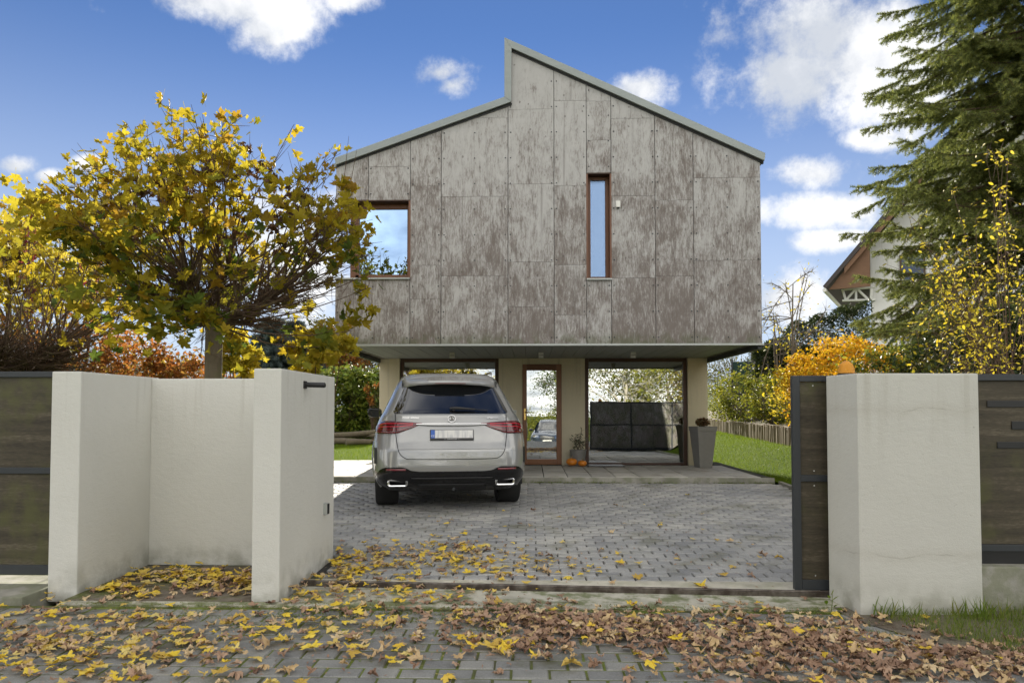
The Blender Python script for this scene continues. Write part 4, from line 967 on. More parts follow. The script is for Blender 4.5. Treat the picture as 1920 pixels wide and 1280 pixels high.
MT['pumpkin'] = mat('pumpkin_skin', lambda k: bsdf(k, k.mix(k.noise(k.co(), 12, 4), (0.55, 0.16, 0.012), (0.72, 0.26, 0.02)), 0.4))
pumpkin(1072, 862, .108, 13.72, 'larger orange pumpkin on the terrace beside the door'); pumpkin(1092, 864, .086, 13.62, 'smaller orange pumpkin in front of the zinc tub')
p = at(1084, 850, 13.95)
tub = empty('plant_tub', (p.x, 13.97, TZ)); tag(tub, 'grey zinc tub with a sparse grey green shrub beside the pumpkins', 'planter')
MT['zinc_tub'] = plain('dull_zinc', (0.26, 0.26, 0.25), 0.5, 0.2, Metallic=0.4)
MB().lathe([(.125, 0), (.165, .30), (.172, .305), (.172, .315), (.15, .315), (.145, .26)], n=28).build('tub', 'zinc_tub', tub, smooth=True)
p = at(1318, 840, 13.55)
pot = empty('tall_planter', (p.x, 13.55, TZ)); tag(pot, 'tall tapered stone grey planter standing before the right column', 'planter')
MT['pot'] = plain('stone_grey_pot', (0.24, 0.235, 0.22), 0.7, 0.15)
def frust(a0, a1, z0, z1): return [(-a0, -a0, z0), (a0, -a0, z0), (a0, a0, z0), (-a0, a0, z0), (-a1, -a1, z1), (a1, -a1, z1), (a1, a1, z1), (-a1, a1, z1)]
BX = [(3,2,1,0),(4,5,6,7),(0,1,5,4),(1,2,6,5),(2,3,7,6),(3,0,4,7)]
o = MB().add(frust(.125, .188, 0, .70), BX).build('body', 'pot', pot, bevel=0.008); o.rotation_euler = (0, 0, R(12))
o = MB().add(frust(.196, .205, .701, .79), BX).build('rim', 'pot', pot, bevel=0.008); o.rotation_euler = (0, 0, R(12))
mat_p0 = at(1097, 873, 13.45); 
o = MB().box(-.36, .36, -.2, .2, 0, .016).build('doormat', 'black', None, bevel=0.005); o.location = (at(1135, 870, 13.75).x, 13.82, TZ+0.003); tag(o, 'flat black doormat lying before the right glass front', 'doormat')
# ------------------------------------------------------------------ vegetation helpers
half = [(.05, .0), (.2, -.06), (.40, .0), (.28, .14), (.44, .22), (.62, .42), (.44, .46), (.40, .56), (.18, .46), (.24, .72), (.10, .76)]
def maple_tpl(curl=0.25, seed=0, stem=True):
    r = np.random.default_rng(seed)
    out = [(0, 0)]+half+[(0, 1.0)]+[(-x, y) for x, y in half[::-1]]
    V = [(0, .33, 0)]+[(x, y, 0) for x, y in out]
    V = np.array(V, float); V[1:, :2] += r.normal(0, .025, (len(V)-1, 2))
    a, b, c = r.normal(0, curl, 3)
    V[:, 2] = a*V[:, 0]**2*1.6+b*(V[:, 1]-.33)**2*1.4+c*V[:, 0]*(V[:, 1]-.3)+r.normal(0, curl*.13, len(V)); V[:, 2] += .10*curl*4*np.abs(V[:, 0])*r.choice([-1, 1])
    V[0, 2] -= .03
    n = len(out); Fc = [(0, 1+i, 1+(i+1) % n) for i in range(n)]
    if stem:
        k = len(V); sx, sy = r.normal(0, .12), -.45-.2*r.random()
        V = np.vstack([V, [(-.013, .03, .0), (.013, .03, .0), (sx+.012, sy, .06), (sx-.012, sy, .06)]]); Fc += [(k, k+1, k+2), (k, k+2, k+3)]
    V[:, 1] -= .33
    return V, np.array(Fc)
OV = (np.array([(0, -.5, 0), (.24, -.1, .05), (.2, .25, .05), (0, .55, -.03), (-.2, .25, .05), (-.24, -.1, .05)]), np.array([(0, 1, 2), (0, 2, 3), (0, 3, 4), (0, 4, 5)]))
LAN = (np.array([(0, -.5, 0), (.13, 0, .04), (0, .55, -.05), (-.13, 0, .04)]), np.array([(0, 1, 2), (0, 2, 3)]))
BLADE = (np.array([(-.035, 0, 0), (.035, 0, 0), (.022, .10, .55), (-.022, .10, .55), (0, .32, 1.0)]), np.array([(0, 1, 2), (0, 2, 3), (3, 2, 4)]))
def brush_tpl(n=14, seed=3):
    """a spruce twiglet along +y, unit length, with needles all round"""
    r = np.random.default_rng(seed); V = []; Fc = []
    for i in range(n):
        for q in range(3):
            y0 = i/n*.95; a = 2*math.pi*(q/3+r.random()*.3); L = .17+.05*r.random()
            dx, dz = math.cos(a), math.sin(a)*.6; k = len(V)
            V += [(0, y0-.03, 0), (0, y0+.035, 0), (dx*L, y0+L*.75, dz*L+.01)]; Fc.append((k, k+1, k+2))
    return np.array(V), np.array(Fc)
BRUSH = brush_tpl()
def frames(nrm, spin):
    """rotation matrices whose third column is nrm, spun about it"""
    nrm = nrm/np.linalg.norm(nrm, axis=1, keepdims=True)
    a = np.where(np.abs(nrm[:, 2:3]) < .9, np.array([[0, 0, 1.]]), np.array([[1., 0, 0]]))
    u = np.cross(a, nrm); u /= np.linalg.norm(u, axis=1, keepdims=True); w = np.cross(nrm, u)
    c, s = np.cos(spin)[:, None], np.sin(spin)[:, None]
    return np.stack([u*c+w*s, -u*s+w*c, nrm], -1)
def yframes(dirs, roll):
    """rotation matrices whose second column is dirs"""
    dirs = dirs/np.linalg.norm(dirs, axis=1, keepdims=True)
    a = np.where(np.abs(dirs[:, 2:3]) < .9, np.array([[0, 0, 1.]]), np.array([[1., 0, 0]]))
    x = np.cross(dirs, a); x /= np.linalg.norm(x, axis=1, keepdims=True); z = np.cross(x, dirs)
    c, s = np.cos(roll)[:, None], np.sin(roll)[:, None]
    return np.stack([x*c+z*s, dirs, -x*s+z*c], -1)
def scatter(tpl, pos, rot, sc):
    V, Fc = tpl; k = len(V); n = len(pos)
    P = np.einsum('nij,kj->nki', rot, V)*np.asarray(sc).reshape(n, 1, -1)+pos[:, None, :]
    return P.reshape(-1, 3), (Fc[None]+(np.arange(n)*k)[:, None, None]).reshape(-1, Fc.shape[1])
def leaves(name, tpls, pos, size, m, parent=None, up=0.5, rot=None):
    tpls = tpls if isinstance(tpls, list) else [tpls]; n = len(pos)
    if rot is None:
        nr = rng.normal(0, 1, (n, 3)); nr[:, 2] += up*2; rot = frames(nr, rng.random(n)*6.283)
    VV, FF, c = [], [], 0
    which = rng.integers(0, len(tpls), n)
    for t, tp in enumerate(tpls):
        s = which == t
        if not s.any(): continue
        a, b = scatter(tp, pos[s], rot[s], np.asarray(size)[s]); VV.append(a); FF.append(b+c); c += len(a)
    return mesh_np(name, np.concatenate(VV), np.concatenate(FF), MT[m], parent)
def tubes(name, segs, m, parent=None, n=5):
    """segs: array (k,8) x0 y0 z0 x1 y1 z1 r0 r1"""
    s = np.array(segs, float); d = s[:, 3:6]-s[:, :3]; rot = yframes(d+1e-9, np.zeros(len(s)))
    a = np.arange(n)*2*math.pi/n; ring = np.stack([np.cos(a), np.zeros(n), np.sin(a)], -1)
    R0 = np.einsum('nij,kj->nki', rot, ring)
    V = np.concatenate([R0*s[:, 6][:, None, None]+s[:, None, :3], R0*s[:, 7][:, None, None]+s[:, None, 3:6]], 1)
    k = np.arange(n); q = np.stack([k, (k+1) % n, n+(k+1) % n, n+k], -1)
    Fc = (q[None]+(np.arange(len(s))*2*n)[:, None, None]).reshape(-1, 4)
    return mesh_np(name, V.reshape(-1, 3), Fc, MT[m] if isinstance(m, str) else m, parent, smooth=True)
def path(p, q, r0, r1, bend, n=4, sag=0.0):
    """curved chain of segments from p to q"""
    p, q, bend = np.array(p, float), np.array(q, float), np.array(bend, float); out = []; prev = p
    for i in range(1, n+1):
        t = i/n; x = p+(q-p)*t+bend*4*t*(1-t)*.5+np.array([0, 0, -sag*t*t]); a, b = r0+(r1-r0)*(i-1)/n, r0+(r1-r0)*i/n
        out.append((*prev, *x, a, b)); prev = x
    return out
def unit(n): v = rng.normal(0, 1, (n, 3)); return v/np.linalg.norm(v, axis=1, keepdims=True)
def top_of(px, py, Y): return at(px, py, Y)
def globe_tree(name, label, base, fork_z, cen, rad, trunk_r, n_limb, n_broom, leafspec, bark='bark', tw='twig', group=None, lean=0.0):
    """grafted globe maple: straight stem, broom of shoots from the graft, leaves mostly outside"""
    b = Vector(base); t = empty(name, b); tag(t, label, 'tree', group); cen = np.array(cen)-np.array(b); rad = np.array(rad); fork = np.array((0, 0, fork_z-b.z))
    tr = path((0, 0, -.05), fork*.55, trunk_r*1.12, trunk_r, (0.02, 0, 0), 4)+path(fork*.55, fork, trunk_r, trunk_r*1.02, (-.015, 0, 0), 3)+path(fork, fork+np.array((0, 0, .2)), trunk_r*1.05, trunk_r*.6, (0, 0, 0), 2)
    tubes('trunk', tr, bark, t, 14)
    segs, anchors, nodes = [], [], []
    for i in range(13):
        a_ = 2*math.pi*i/13+rng.normal(0, .2); k_ = rng.uniform(.25, .52)*np.array((math.cos(a_), math.sin(a_), 0))*rad+np.array((0, 0, rng.uniform(.05, .55)*rad[2]*.75))
        s0 = path(fork, fork+k_, .034, .020, np.array((0, 0, -.08))+rng.normal(0, .03, 3), 4); segs += s0
        nodes += [np.array(s0[1][3:6]), np.array(s0[2][3:6]), np.array(s0[3][3:6])]
    nodes = np.array(nodes)
    for i in range(n_limb):
        u = unit(1)[0]; u[2] = abs(u[2])*.9-.12 if rng.random() < .75 else u[2]*.4; u /= np.linalg.norm(u)
        e = cen+rad*u*rng.uniform(.86, 1.04); nd = nodes[np.argmin(np.linalg.norm(nodes-(fork+(e-fork)*rng.uniform(.25, .5)), axis=1)+rng.random(len(nodes))*.25)]; mid = nd+(e-nd)*rng.uniform(.35, .55)+rng.normal(0, .07, 3)
        bend = np.array((0, 0, -.16*abs(u[0])))*rng.random()
        s1 = path(nd, mid, .015, .009, bend+rng.normal(0, .06, 3), 4); segs += s1
        s2 = path(mid, e, .009, .0033, rng.normal(0, .10, 3), 4); segs += s2
        for s in s2[1:]:
            p = np.array(s[3:6]); anchors.append((p, p-np.array(s[:3])))
            for q in range(3):
                dd = (p-np.array(s[:3])); dd = dd/np.linalg.norm(dd)+rng.normal(0, .55, 3); L = rng.uniform(.12, .34)
                e2 = p+dd/np.linalg.norm(dd)*L; segs.append((*p, *e2, .004, .0018)); anchors.append((e2, dd)); anchors.append((p+(e2-p)*.5, dd))
    br = []
    for i in range(n_broom):
        u = unit(1)[0]; u[2] = u[2]*.55+.12
        p = nodes[rng.integers(0, len(nodes))]+rng.normal(0, .03, 3); L = rng.uniform(.2, .62); out = (p-fork)/rad; u = u+out*1.1+np.array((0, 0, .15)); u /= np.linalg.norm(u); e = p+u*rad*L*.85
        br += path(p, e, .0075, .0028, np.array((0, 0, -.10))*rng.random()+rng.normal(0, .07, 3), 4)
        for q in range(4):
            k = p+(e-p)*rng.uniform(.3, .95); br.append((*k, *(k+(u+rng.normal(0, .7, 3))*rng.uniform(.08, .26)), .0035, .0015))
    tag(tubes('branches', segs, tw, t, 4), kind='stuff'); tag(tubes('shoots', br, tw, t, 4), kind='stuff')
    P = np.array([a[0] for a in anchors])
    return t, P, cen, rad, b
def leaf_points(P, n, spread): return P[rng.integers(0, len(P), n)]+rng.normal(0, spread, (n, 3))
MAPLE_T = [maple_tpl(.30, i) for i in range(8)]
def bush(name, label, c, rad, nleaf, size, m, clumps=40, stems='twig', nstem=14, tpl=None, cat='shrub', up=0.5, group=None, spread=.14, shell=.62, flat=False, zmin=None):
    c = np.array(c, float); rad = np.array(rad, float); gz = TER(c[0], c[1]) if zmin is None else zmin
    t = empty(name, (c[0], c[1], gz)); tag(t, label, cat, group); org = np.array((c[0], c[1], gz))
    u = unit(clumps); k = c+u*rad*(rng.uniform(shell, 1.0, (clumps, 1)))
    k[:, 2] = np.maximum(k[:, 2], gz+.08)
    w = rng.random(clumps)+.3; w /= w.sum(); idx = rng.choice(clumps, nleaf, p=w)
    P = k[idx]+rng.normal(0, 1, (nleaf, 3))*rad*spread*(.5+rng.random((clumps, 1))[idx]); P[:, 2] = np.maximum(P[:, 2], gz+.02)
    if flat: P[:, 2] = np.minimum(P[:, 2], c[2]+rad[2]*(1+rng.normal(0, .03, nleaf)))
    sz = size*rng.uniform(.65, 1.3, nleaf)
    tag(leaves('foliage', tpl if tpl is not None else OV, P-org, sz, m, t, up), kind='stuff')
    if nstem:
        sg = []
        for i in range(nstem):
            e = k[i % clumps]-org; f0 = np.array((e[0]*.15, e[1]*.15, -.05)); sg += path(f0, e*np.array((.95, .95, .97)), .016, .005, (-e[0]*.12, -e[1]*.12, .05), 4)
            for q in range(3): p = f0+(e-f0)*rng.uniform(.4, .9); sg.append((*p, *(p+rng.normal(0, .16, 3)*rad.mean()+np.array((0, 0, .12))), .006, .002))
        tag(tubes('stems', sg, stems, t, 5), kind='stuff')
    return t
def tree(name, label, base, h, cz, rad, nleaf, size, m, bark='bark', limbs=26, trunk_r=.16, tpl=None, group=None, spread=.11, up=.4, twigs=6, cat='tree', shell=.45, ox=0.0, tw=.010):
    b = np.array(base, float); t = empty(name, tuple(b)); tag(t, label, cat, group); rad = np.array(rad, float); cen = np.array((ox, 0, cz))
    tops = np.array((ox*.8, 0, cz+rad[2]*.5)); segs = path((0, 0, -.1), tops, trunk_r, trunk_r*.25, rng.normal(0, .12, 3)*np.array((1, 1, 0)), 8)
    tubes('trunk', segs, bark, t, 10)
    lim, A = [], []
    for i in range(limbs):
        f = rng.uniform(.25, .98); s = segs[min(7, int(f*8))]; p = np.array(s[3:6]); u = unit(1)[0]; u[2] = u[2]*.8+.15
        e = cen+rad*u/np.linalg.norm(u)*rng.uniform(shell+.3, 1.0); L = np.linalg.norm(e-p)
        s1 = path(p, e, trunk_r*.38*(1-f*.5), .012, np.array((0, 0, .12*L))+rng.normal(0, .06*L, 3), 5); lim += s1
        for s in s1[1:]:
            q0 = np.array(s[3:6]); A.append(q0)
            for q in range(twigs):
                dd = (q0-np.array(s[:3])); dd = dd/np.linalg.norm(dd)+rng.normal(0, .7, 3); e2 = q0+dd/np.linalg.norm(dd)*rng.uniform(.12, .30)*rad.mean()*.9
                lim.append((*q0, *e2, tw, tw*.3)); A.append(e2); A.append((q0+e2)/2)
    tag(tubes('branches', lim, bark, t, 5), kind='stuff')
    if nleaf:
        P = leaf_points(np.array(A), nleaf, spread*rad.mean()); tag(leaves('crown', tpl if tpl is not None else OV, P, size*rng.uniform(.6, 1.3, nleaf), m, t, up), kind='stuff')
    return t
def conifer(name, label, base, h, r0, z0, whorl, per, m, group=None, droop=.25, bl=.30, azlim=None, trunk_r=.2, pw=.8, sub=.11, rmin=0.0, needle=.20, wild=False):
    b = np.array(base, float); t = empty(name, tuple(b)); tag(t, label, 'tree', group)
    tubes('trunk', path((0, 0, -.1), (0, 0, h), trunk_r, .02, (0, 0, 0), 10), 'bark', t, 10)
    P, Dr, Sc, lim = [], [], [], []
    z = z0
    while z < h-.1:
        L0 = max(rmin if z < h*.8 else 0, r0*max(0.04, 1-(z-z0)/(h-z0))**pw)
        a0 = rng.random()*6.28
        for i in range(per):
            az = a0+2*math.pi*(i+rng.uniform(-.3, .3))/per
            if azlim and not (azlim[0] < (az % 6.283) < azlim[1]): continue
            L = L0*rng.uniform(.72, 1.08); o = np.array((math.cos(az), math.sin(az), 0)); sd = np.array((-o[1], o[0], 0)); zz = z+rng.uniform(-.12, .12)*(2.6 if wild else 1); dr_ = droop*(rng.uniform(.35, 1.5) if wild else 1)
            n = max(3, int(L/sub)); prev = None
            rise = rng.uniform(-.22, .14) if wild else rng.uniform(-.05, .16)
            for j in range(n+1):
                f = j/n; p = o*L*f+np.array((0, 0, zz+rise*L*f-dr_*L*f*f+ (.34 if wild else .16)*L*max(0, f-.65)**1.5*2)); 
                if prev is not None:
                    lim.append((*prev, *p, max(.004, .022*L/2*(1-f)+.003), max(.003, .022*L/2*(1-f-.1)+.003)))
                    dd = p-prev
                    if f > .12:
                        for sgn in (-1, 1):
                            sl = (.18+.42*math.sin(math.pi*min(1, f*.9+.1)))*L*.42*rng.uniform(.5, 1.1)*(1-.55*f)
                            sl = max(.12, sl); q = dd/np.linalg.norm(dd)*.75+sd*sgn*rng.uniform(.45, .9)+np.array((0, 0, (-.9 if wild else -.25)*rng.random())); q /= np.linalg.norm(q)
                            m2 = max(1, int(sl/(bl*.62))); e = p
                            for w in range(m2):
                                q = q+np.array((0, 0, -.16))*rng.random(); P.append(e); Dr.append(q+rng.normal(0, .08, 3)); Sc.append(bl*rng.uniform(.85, 1.2))
                                for s2 in (-1, 1):
                                    if rng.random() < .75: P.append(e+q*bl*.3*rng.random()); Dr.append(q*.8+np.cross(q, (0, 0, 1))*s2*.8+rng.normal(0, .12, 3)+np.array((0, 0, (-1.1 if wild else -.45)*rng.random()))); Sc.append(bl*rng.uniform(.5, .85))
                                e = e+q*bl*.62
                            lim.append((*p, *e, .006, .002))
                    P.append(p); Dr.append(dd/np.linalg.norm(dd)+rng.normal(0, .1, 3)); Sc.append(bl*.8)
                prev = p
        z += whorl*rng.uniform(.8, 1.2)
    tag(tubes('branches', lim, 'twig', t, 4), kind='stuff')
    P, Dr, Sc = np.array(P), np.array(Dr), np.array(Sc); rot = yframes(Dr, rng.random(len(P))*6.28)
    sc3 = np.stack([Sc*needle*5, Sc, Sc*needle*5], -1)
    V, Fc = BRUSH; Pv = np.einsum('nij,nkj->nki', rot, V[None]*np.stack([np.full(len(P), needle*5*.30)*1.0, Sc, np.full(len(P), needle*5*.30)], -1)[:, None, :])+P[:, None, :]
    o = mesh_np('crown', Pv.reshape(-1, 3), (Fc[None]+(np.arange(len(P))*len(V))[:, None, None]).reshape(-1, 3), MT[m], t); tag(o, kind='stuff')
    return t

# ------------------------------------------------------------------ left side: globe maples and shrubs
mx, my = at(401, 700, 8.1).x, 8.1
cz = at(420, 425, 8.1)
mp, MPP, mcen, mrad, mb_ = globe_tree('maple_tree', 'globe maple with yellow leaves and a straight stem behind the niche wall', (mx, my, TER(mx, my)), 2.42, (cz.x, 8.1, 3.42), (1.70, 1.4, 1.28), .098, 120, 360, None)
def in_view(P, org):
    q = P+np.array(org); return q
n = 2150
P = leaf_points(MPP, n, .07)
# fewer leaves low on the right, where bare shoots show
f = (P[:, 0]-mcen[0])/mrad[0]; hgt = (P[:, 2]-mcen[2])/mrad[2]; rr_ = np.linalg.norm((P-mcen)/mrad, axis=1)
keep = rng.random(n) < np.clip(.95-.75*np.clip(f, 0, 1)*np.clip(.3-hgt, 0, 1)*2.2-.55*(rr_ < .55)-.30*np.clip(hgt, 0, 1)*np.clip(f+.3, 0, 1), .08, 1)
P = P[keep]
def cluster(pxs, Y, n, s): 
    out = []
    for (px, py, sp_) in pxs:
        c = np.array(at(px, py, Y)); out.append(c+rng.normal(0, 1, (n, 3))*np.array((s, s, s))*sp_)
    return np.concatenate(out)-np.array(mb_)
low = mcen+unit(900)*mrad*np.array((.95, .9, .75))*rng.uniform(.55, 1.02, (900, 1)); low = low[low[:, 2] < mcen[2]+.1]; low = low[rng.random(len(low)) < np.clip(.75-.6*(low[:, 0]-mcen[0])/mrad[0], .15, 1)]
P = np.concatenate([P, low, cluster([(645, 345, .5), (655, 480, .9), (680, 540, .8), (655, 600, .7), (690, 590, .6), (600, 650, .8), (560, 665, .6), (450, 660, .7)], 7.7, 14, .10),
                    cluster([(170, 560, 1), (230, 520, 1.2), (300, 560, 1.1), (260, 600, 1), (200, 480, 1.2), (330, 600, .9), (390, 590, .9), (140, 440, 1.1), (90, 400, 1.0), (60, 380, 1.0)], 7.3, 30, .15)])
ext = []
F0 = np.array((0, 0, 2.35))
for (px, py) in ((650, 345), (690, 540), (665, 480), (660, 620), (715, 500), (705, 470), (600, 650), (170, 500), (90, 400), (140, 440), (250, 590)):
    e = np.array(at(px, py, 7.6))-np.array(mb_); ext += path(F0, e, .014, .003, (0, 0, -.2), 6)
    for q in range(6): k = F0+(e-F0)*rng.uniform(.6, 1); ext.append((*k, *(k+rng.normal(0, .14, 3)), .004, .0015))
for i in range(12):   # upright leaders at the top
    p = mcen+np.array((rng.uniform(-1.5, 1.6), rng.uniform(-.8, .8), rng.uniform(.35, .85))); ext += path(p, p+np.array((rng.normal(0, .12), rng.normal(0, .1), rng.uniform(.3, .5))), .005, .0018, (0, 0, 0), 3)
tag(tubes('long_shoots', ext, 'twig', mp, 4), kind='stuff')
seen = []
cy_ = -(P[:, 1]); order = np.argsort(P[:, 1]+rng.random(len(P))*.05)
S_leaf = np.interp(P[:, 2]-mcen[2], [-.9, .9], [.150, .100])*rng.uniform(.5, 1.3, len(P))
own, rest = order[:300], order[300:]
greenish = (P[:, 2] < mcen[2]-.1) & (rng.random(len(P)) < .45)
lm = []
for mname in ('maple', 'maple_green'):
    for i in range(6):
        me = bpy.data.meshes.new('leaf'); me.from_pydata(MAPLE_T[i][0].tolist(), [], MAPLE_T[i][1].tolist()); me.materials.append(MT[mname]); lm.append(me)
nr = rng.normal(0, 1, (300, 3)); nr[:, 2] += .6; Rm = frames(nr, rng.random(300)*6.28)
for j, i in enumerate(own):
    o = bpy.data.objects.new('leaf', lm[int(rng.integers(0, 6))+(6 if greenish[i] else 0)]); link(o, mp); o.location = P[i]; o.rotation_euler = Matrix(Rm[j].tolist()).to_euler(); s = float(S_leaf[i])*1.15; o.scale = (s, s, s)
gsel = rest[~greenish[rest]]; tag(leaves('crown', MAPLE_T, P[gsel], S_leaf[gsel], 'maple', mp, .3), kind='stuff')
gsel = rest[greenish[rest]]; tag(leaves('green_leaves', MAPLE_T, P[gsel], S_leaf[gsel], 'maple_green', mp, .3), kind='stuff')
dd = leaf_points(MPP[np.linalg.norm((MPP-mcen)/mrad, axis=1) < .75], 420, .05); tag(leaves('withered_leaves', MAPLE_T, dd, np.full(420, .085), 'dead_leaf', mp, -.2), kind='stuff')
for c in ((.15, .2, 1.15), (-.55, .1, .55), (.62, .0, .15), (.2, -.3, -.1)):
    q = mcen+np.array(c)+rng.normal(0, .05, (45, 3)); tag(leaves('seed_bunch', OV, q, np.full(45, .07), 'dead_leaf', mp, 0), kind='stuff')
# second globe maple at the left edge, nearly bare
p2 = at(18, 600, 8.9)
mp2, P2, c2, r2, b2 = globe_tree('maple_tree', 'nearly bare globe maple of dense brown shoots at the left edge', (p2.x, 8.9, .12), 1.75, (p2.x, 8.9, 2.75), (1.6, 1.4, 1.25), .10, 70, 800, None)
q = leaf_points(P2, 420, .06); tag(leaves('crown', MAPLE_T, q, .12*rng.uniform(.6, 1.2, len(q)), 'maple', mp2, .3), kind='stuff')
p3 = at(60, 400, 11.5)
tree('maple_tree', 'bright yellow leaved tree rising behind the bare globe maple', (p3.x-.4, 11.5, .2), 5.5, 3.8, (1.7, 1.3, .9), 1300, .15, 'yellow_leaf', 'twig', 30, .07, MAPLE_T, spread=.14)
p4 = at(85, 380, 10.5)
sg, lp = [], []
for i in range(9):
    x0 = rng.uniform(-.9, 1.1); e = np.array((x0*1.15, rng.normal(0, .2), rng.uniform(3.9, 4.75))); s_ = path((x0*.5, 0, 0), e, .018, .003, (x0*.1, 0, 0), 9); sg += s_
    for s in s_[5:]:
        for q in range(9): t_ = rng.random(); lp.append(np.array(s[:3])*(1-t_)+np.array(s[3:6])*t_+rng.normal(0, .035, 3))
rs = empty('red_shrub', (p4.x, 10.5, .2)); tag(rs, 'tall thin shoots with dark red leaves among the yellow tree', 'shrub')
tag(tubes('stems', sg, 'twig', rs, 5), kind='stuff'); tag(leaves('foliage', LAN, np.array(lp), .11*rng.uniform(.6, 1.3, len(lp)), 'red_leaf', rs, .1), kind='stuff')
# orange hedge of shrubs behind the wall
for i, (px, py, Y, rx, rz, m, lab) in enumerate(((40, 668, 10.2, .95, .75, 'orange_leaf', 'orange brown shrub behind the side gate'), (150, 660, 10.6, 1.0, .8, 'orange_leaf', 'orange shrub behind the left pier'),
        (255, 672, 10.2, .85, .62, 'orange_leaf', 'bright orange shrub behind the niche wall'), (345, 684, 10.5, .55, .42, 'orange_leaf', 'low rusty orange shrub left of the maple stem'))):
    c = at(px, py, Y); bush('autumn_shrub', lab, (c.x, Y, c.z-.25), (rx, .7, rz), 2600, .075, m, 70, group='orange shrubs behind the left wall', spread=.16)
for (px, py, Y, rx, rz, n_, lab) in ((445, 668, 9.2, .30, .32, 330, 'small yellow maple sapling right of the maple stem'), (600, 662, 9.6, .50, .36, 420, 'yellow maple sapling in front of the far evergreen shrubs')):
    c = at(px, py, Y); bush('maple_sapling', lab, (c.x, Y, c.z), (rx, .35, rz), n_, .13, 'yellow_leaf', 18, tpl=MAPLE_T, cat='sapling', nstem=6)
# middle distance on the left
c = at(655, 735, 19.5)
for i, (px, Y, rx, rz, zc, m, lab) in enumerate(((650, 26.5, 1.8, 1.45, 1.55, 'rhodo_leaf', 'rounded glossy evergreen bush beyond the left lawn'), (704, 28.5, 1.4, 1.3, 1.7, 'rhodo_leaf', 'evergreen bush half hidden by the left column'),
        (575, 27.0, 2.0, 1.4, 1.5, 'rhodo_leaf', 'evergreen bush behind the left gate pier'))):
    q = at(px, 767, Y); bush('evergreen_bush', lab, (q.x, Y, zc), (rx, 1.1, rz), 6500, .19, m, 130, tpl=OV, group='evergreen bushes beyond the lawn', spread=.10, shell=.75, up=.8)
bush('autumn_shrub', 'small salmon coloured shrub between the evergreen bushes', (at(706, 740, 26).x, 25.6, 2.0), (.32, .3, .42), 350, .09, 'orange_leaf', 14)
for (px, Y, h, zc, rx, rz, m, lab) in ((665, 40, 6.4, 4.4, 3.4, 2.3, 'olive_leaf', 'grey green tree behind the evergreen bushes'), (735, 43, 7.0, 4.6, 3.2, 2.5, 'olive_leaf', 'olive tree behind the left column of the house'),
        (610, 36, 5.2, 3.4, 2.2, 1.6, 'orange_leaf', 'russet tree far behind the left gate pier'), (300, 44, 4.5, 2.6, 3.2, 1.6, 'olive_leaf', 'distant olive tree far behind the maple stem'), (120, 42, 5.0, 3.0, 4.0, 1.9, 'olive_leaf', 'distant olive tree beyond the orange shrubs')):
    q = at(px, 767, Y); tree('garden_tree', lab, (q.x, Y, TER(q.x, Y)), h, zc, (rx, 1.8, rz), 5200, .17, m, 'twig_grey', 26, .12, group='trees beyond the left lawn', spread=.13)
for (px, Y, h, r_, lab) in ((508, 33, 5.6, 2.6, 'blue grey conifer seen between maple stem and pier'), (552, 35, 5.4, 2.6, 'dark blue green conifer nearest the left gate pier')):
    q = at(px, 767, Y); conifer('conifer', lab, (q.x, Y, TER(q.x, Y)), h, r_, .3, .30, 9, 'needle_blue', bl=.42, needle=.6, sub=.24, trunk_r=.09, group='far conifers')
# log pile
for i, (px, py, Y, L, rz, r_) in enumerate(((655, 812, 23.0, 2.0, .25, .10), (640, 818, 22.7, 1.5, -.1, .11), (683, 815, 22.8, 1.3, .15, .09), (672, 820, 22.4, .8, .5, .10), (690, 808, 23.2, 1.2, -.3, .08))):
    p = at(px, py, Y); o = empty('log', (p.x, Y, TER(p.x, Y))); tag(o, ['long grey log lying askew on top of the wood heap', 'thick log at the left of the wood heap', 'log at the right of the wood heap', 'short log in front of the wood heap', 'thin log at the back of the wood heap'][i], 'log', 'logs at the edge of the left lawn')
    zz = r_+(.22 if i in (0, 4) else .02); dx, dy_ = math.cos(rz)*L/2, math.sin(rz)*L/2
    MB().tube([(-dx, -dy_, zz), (0, 0, zz+.03), (dx, dy_, zz+(.12 if i == 0 else 0))], [r_, r_*.95, r_*.85], 10).build('stem', 'bark', o, smooth=True)
    MB().tube([(dx, dy_, zz+(.12 if i == 0 else 0)), (dx*1.004, dy_*1.004, zz+(.12 if i == 0 else 0))], r_*.84, 10).build('cut_face', 'post_wood', o)

# ------------------------------------------------------------------ right side
# palisade of round posts
pal = empty('palisade', (5.2, 14.2, .6)); tag(pal, 'low edging of upright round wooden posts along the right lawn', 'palisade')
pm = MB().lathe([(.062, 0), (.062, .60), (.056, .625), (.02, .63)], n=9); pme = pm.build('tmp', 'post_wood', None, smooth=True); pmesh = pme.data; bpy.data.objects.remove(pme); pmesh.name = 'post'
y = 8.0; i = 0
while y < 30 and i < 290:
    x = palX(y); o = bpy.data.objects.new('post', pmesh); link(o, pal); zb = TER(x-.03, y)-.24+random.uniform(-.02, .02)
    o.location = (x-5.2, y-14.2, zb-.6); o.rotation_euler = (random.gauss(0, .02), random.gauss(0, .02), random.random()*6); y += .128; i += 1
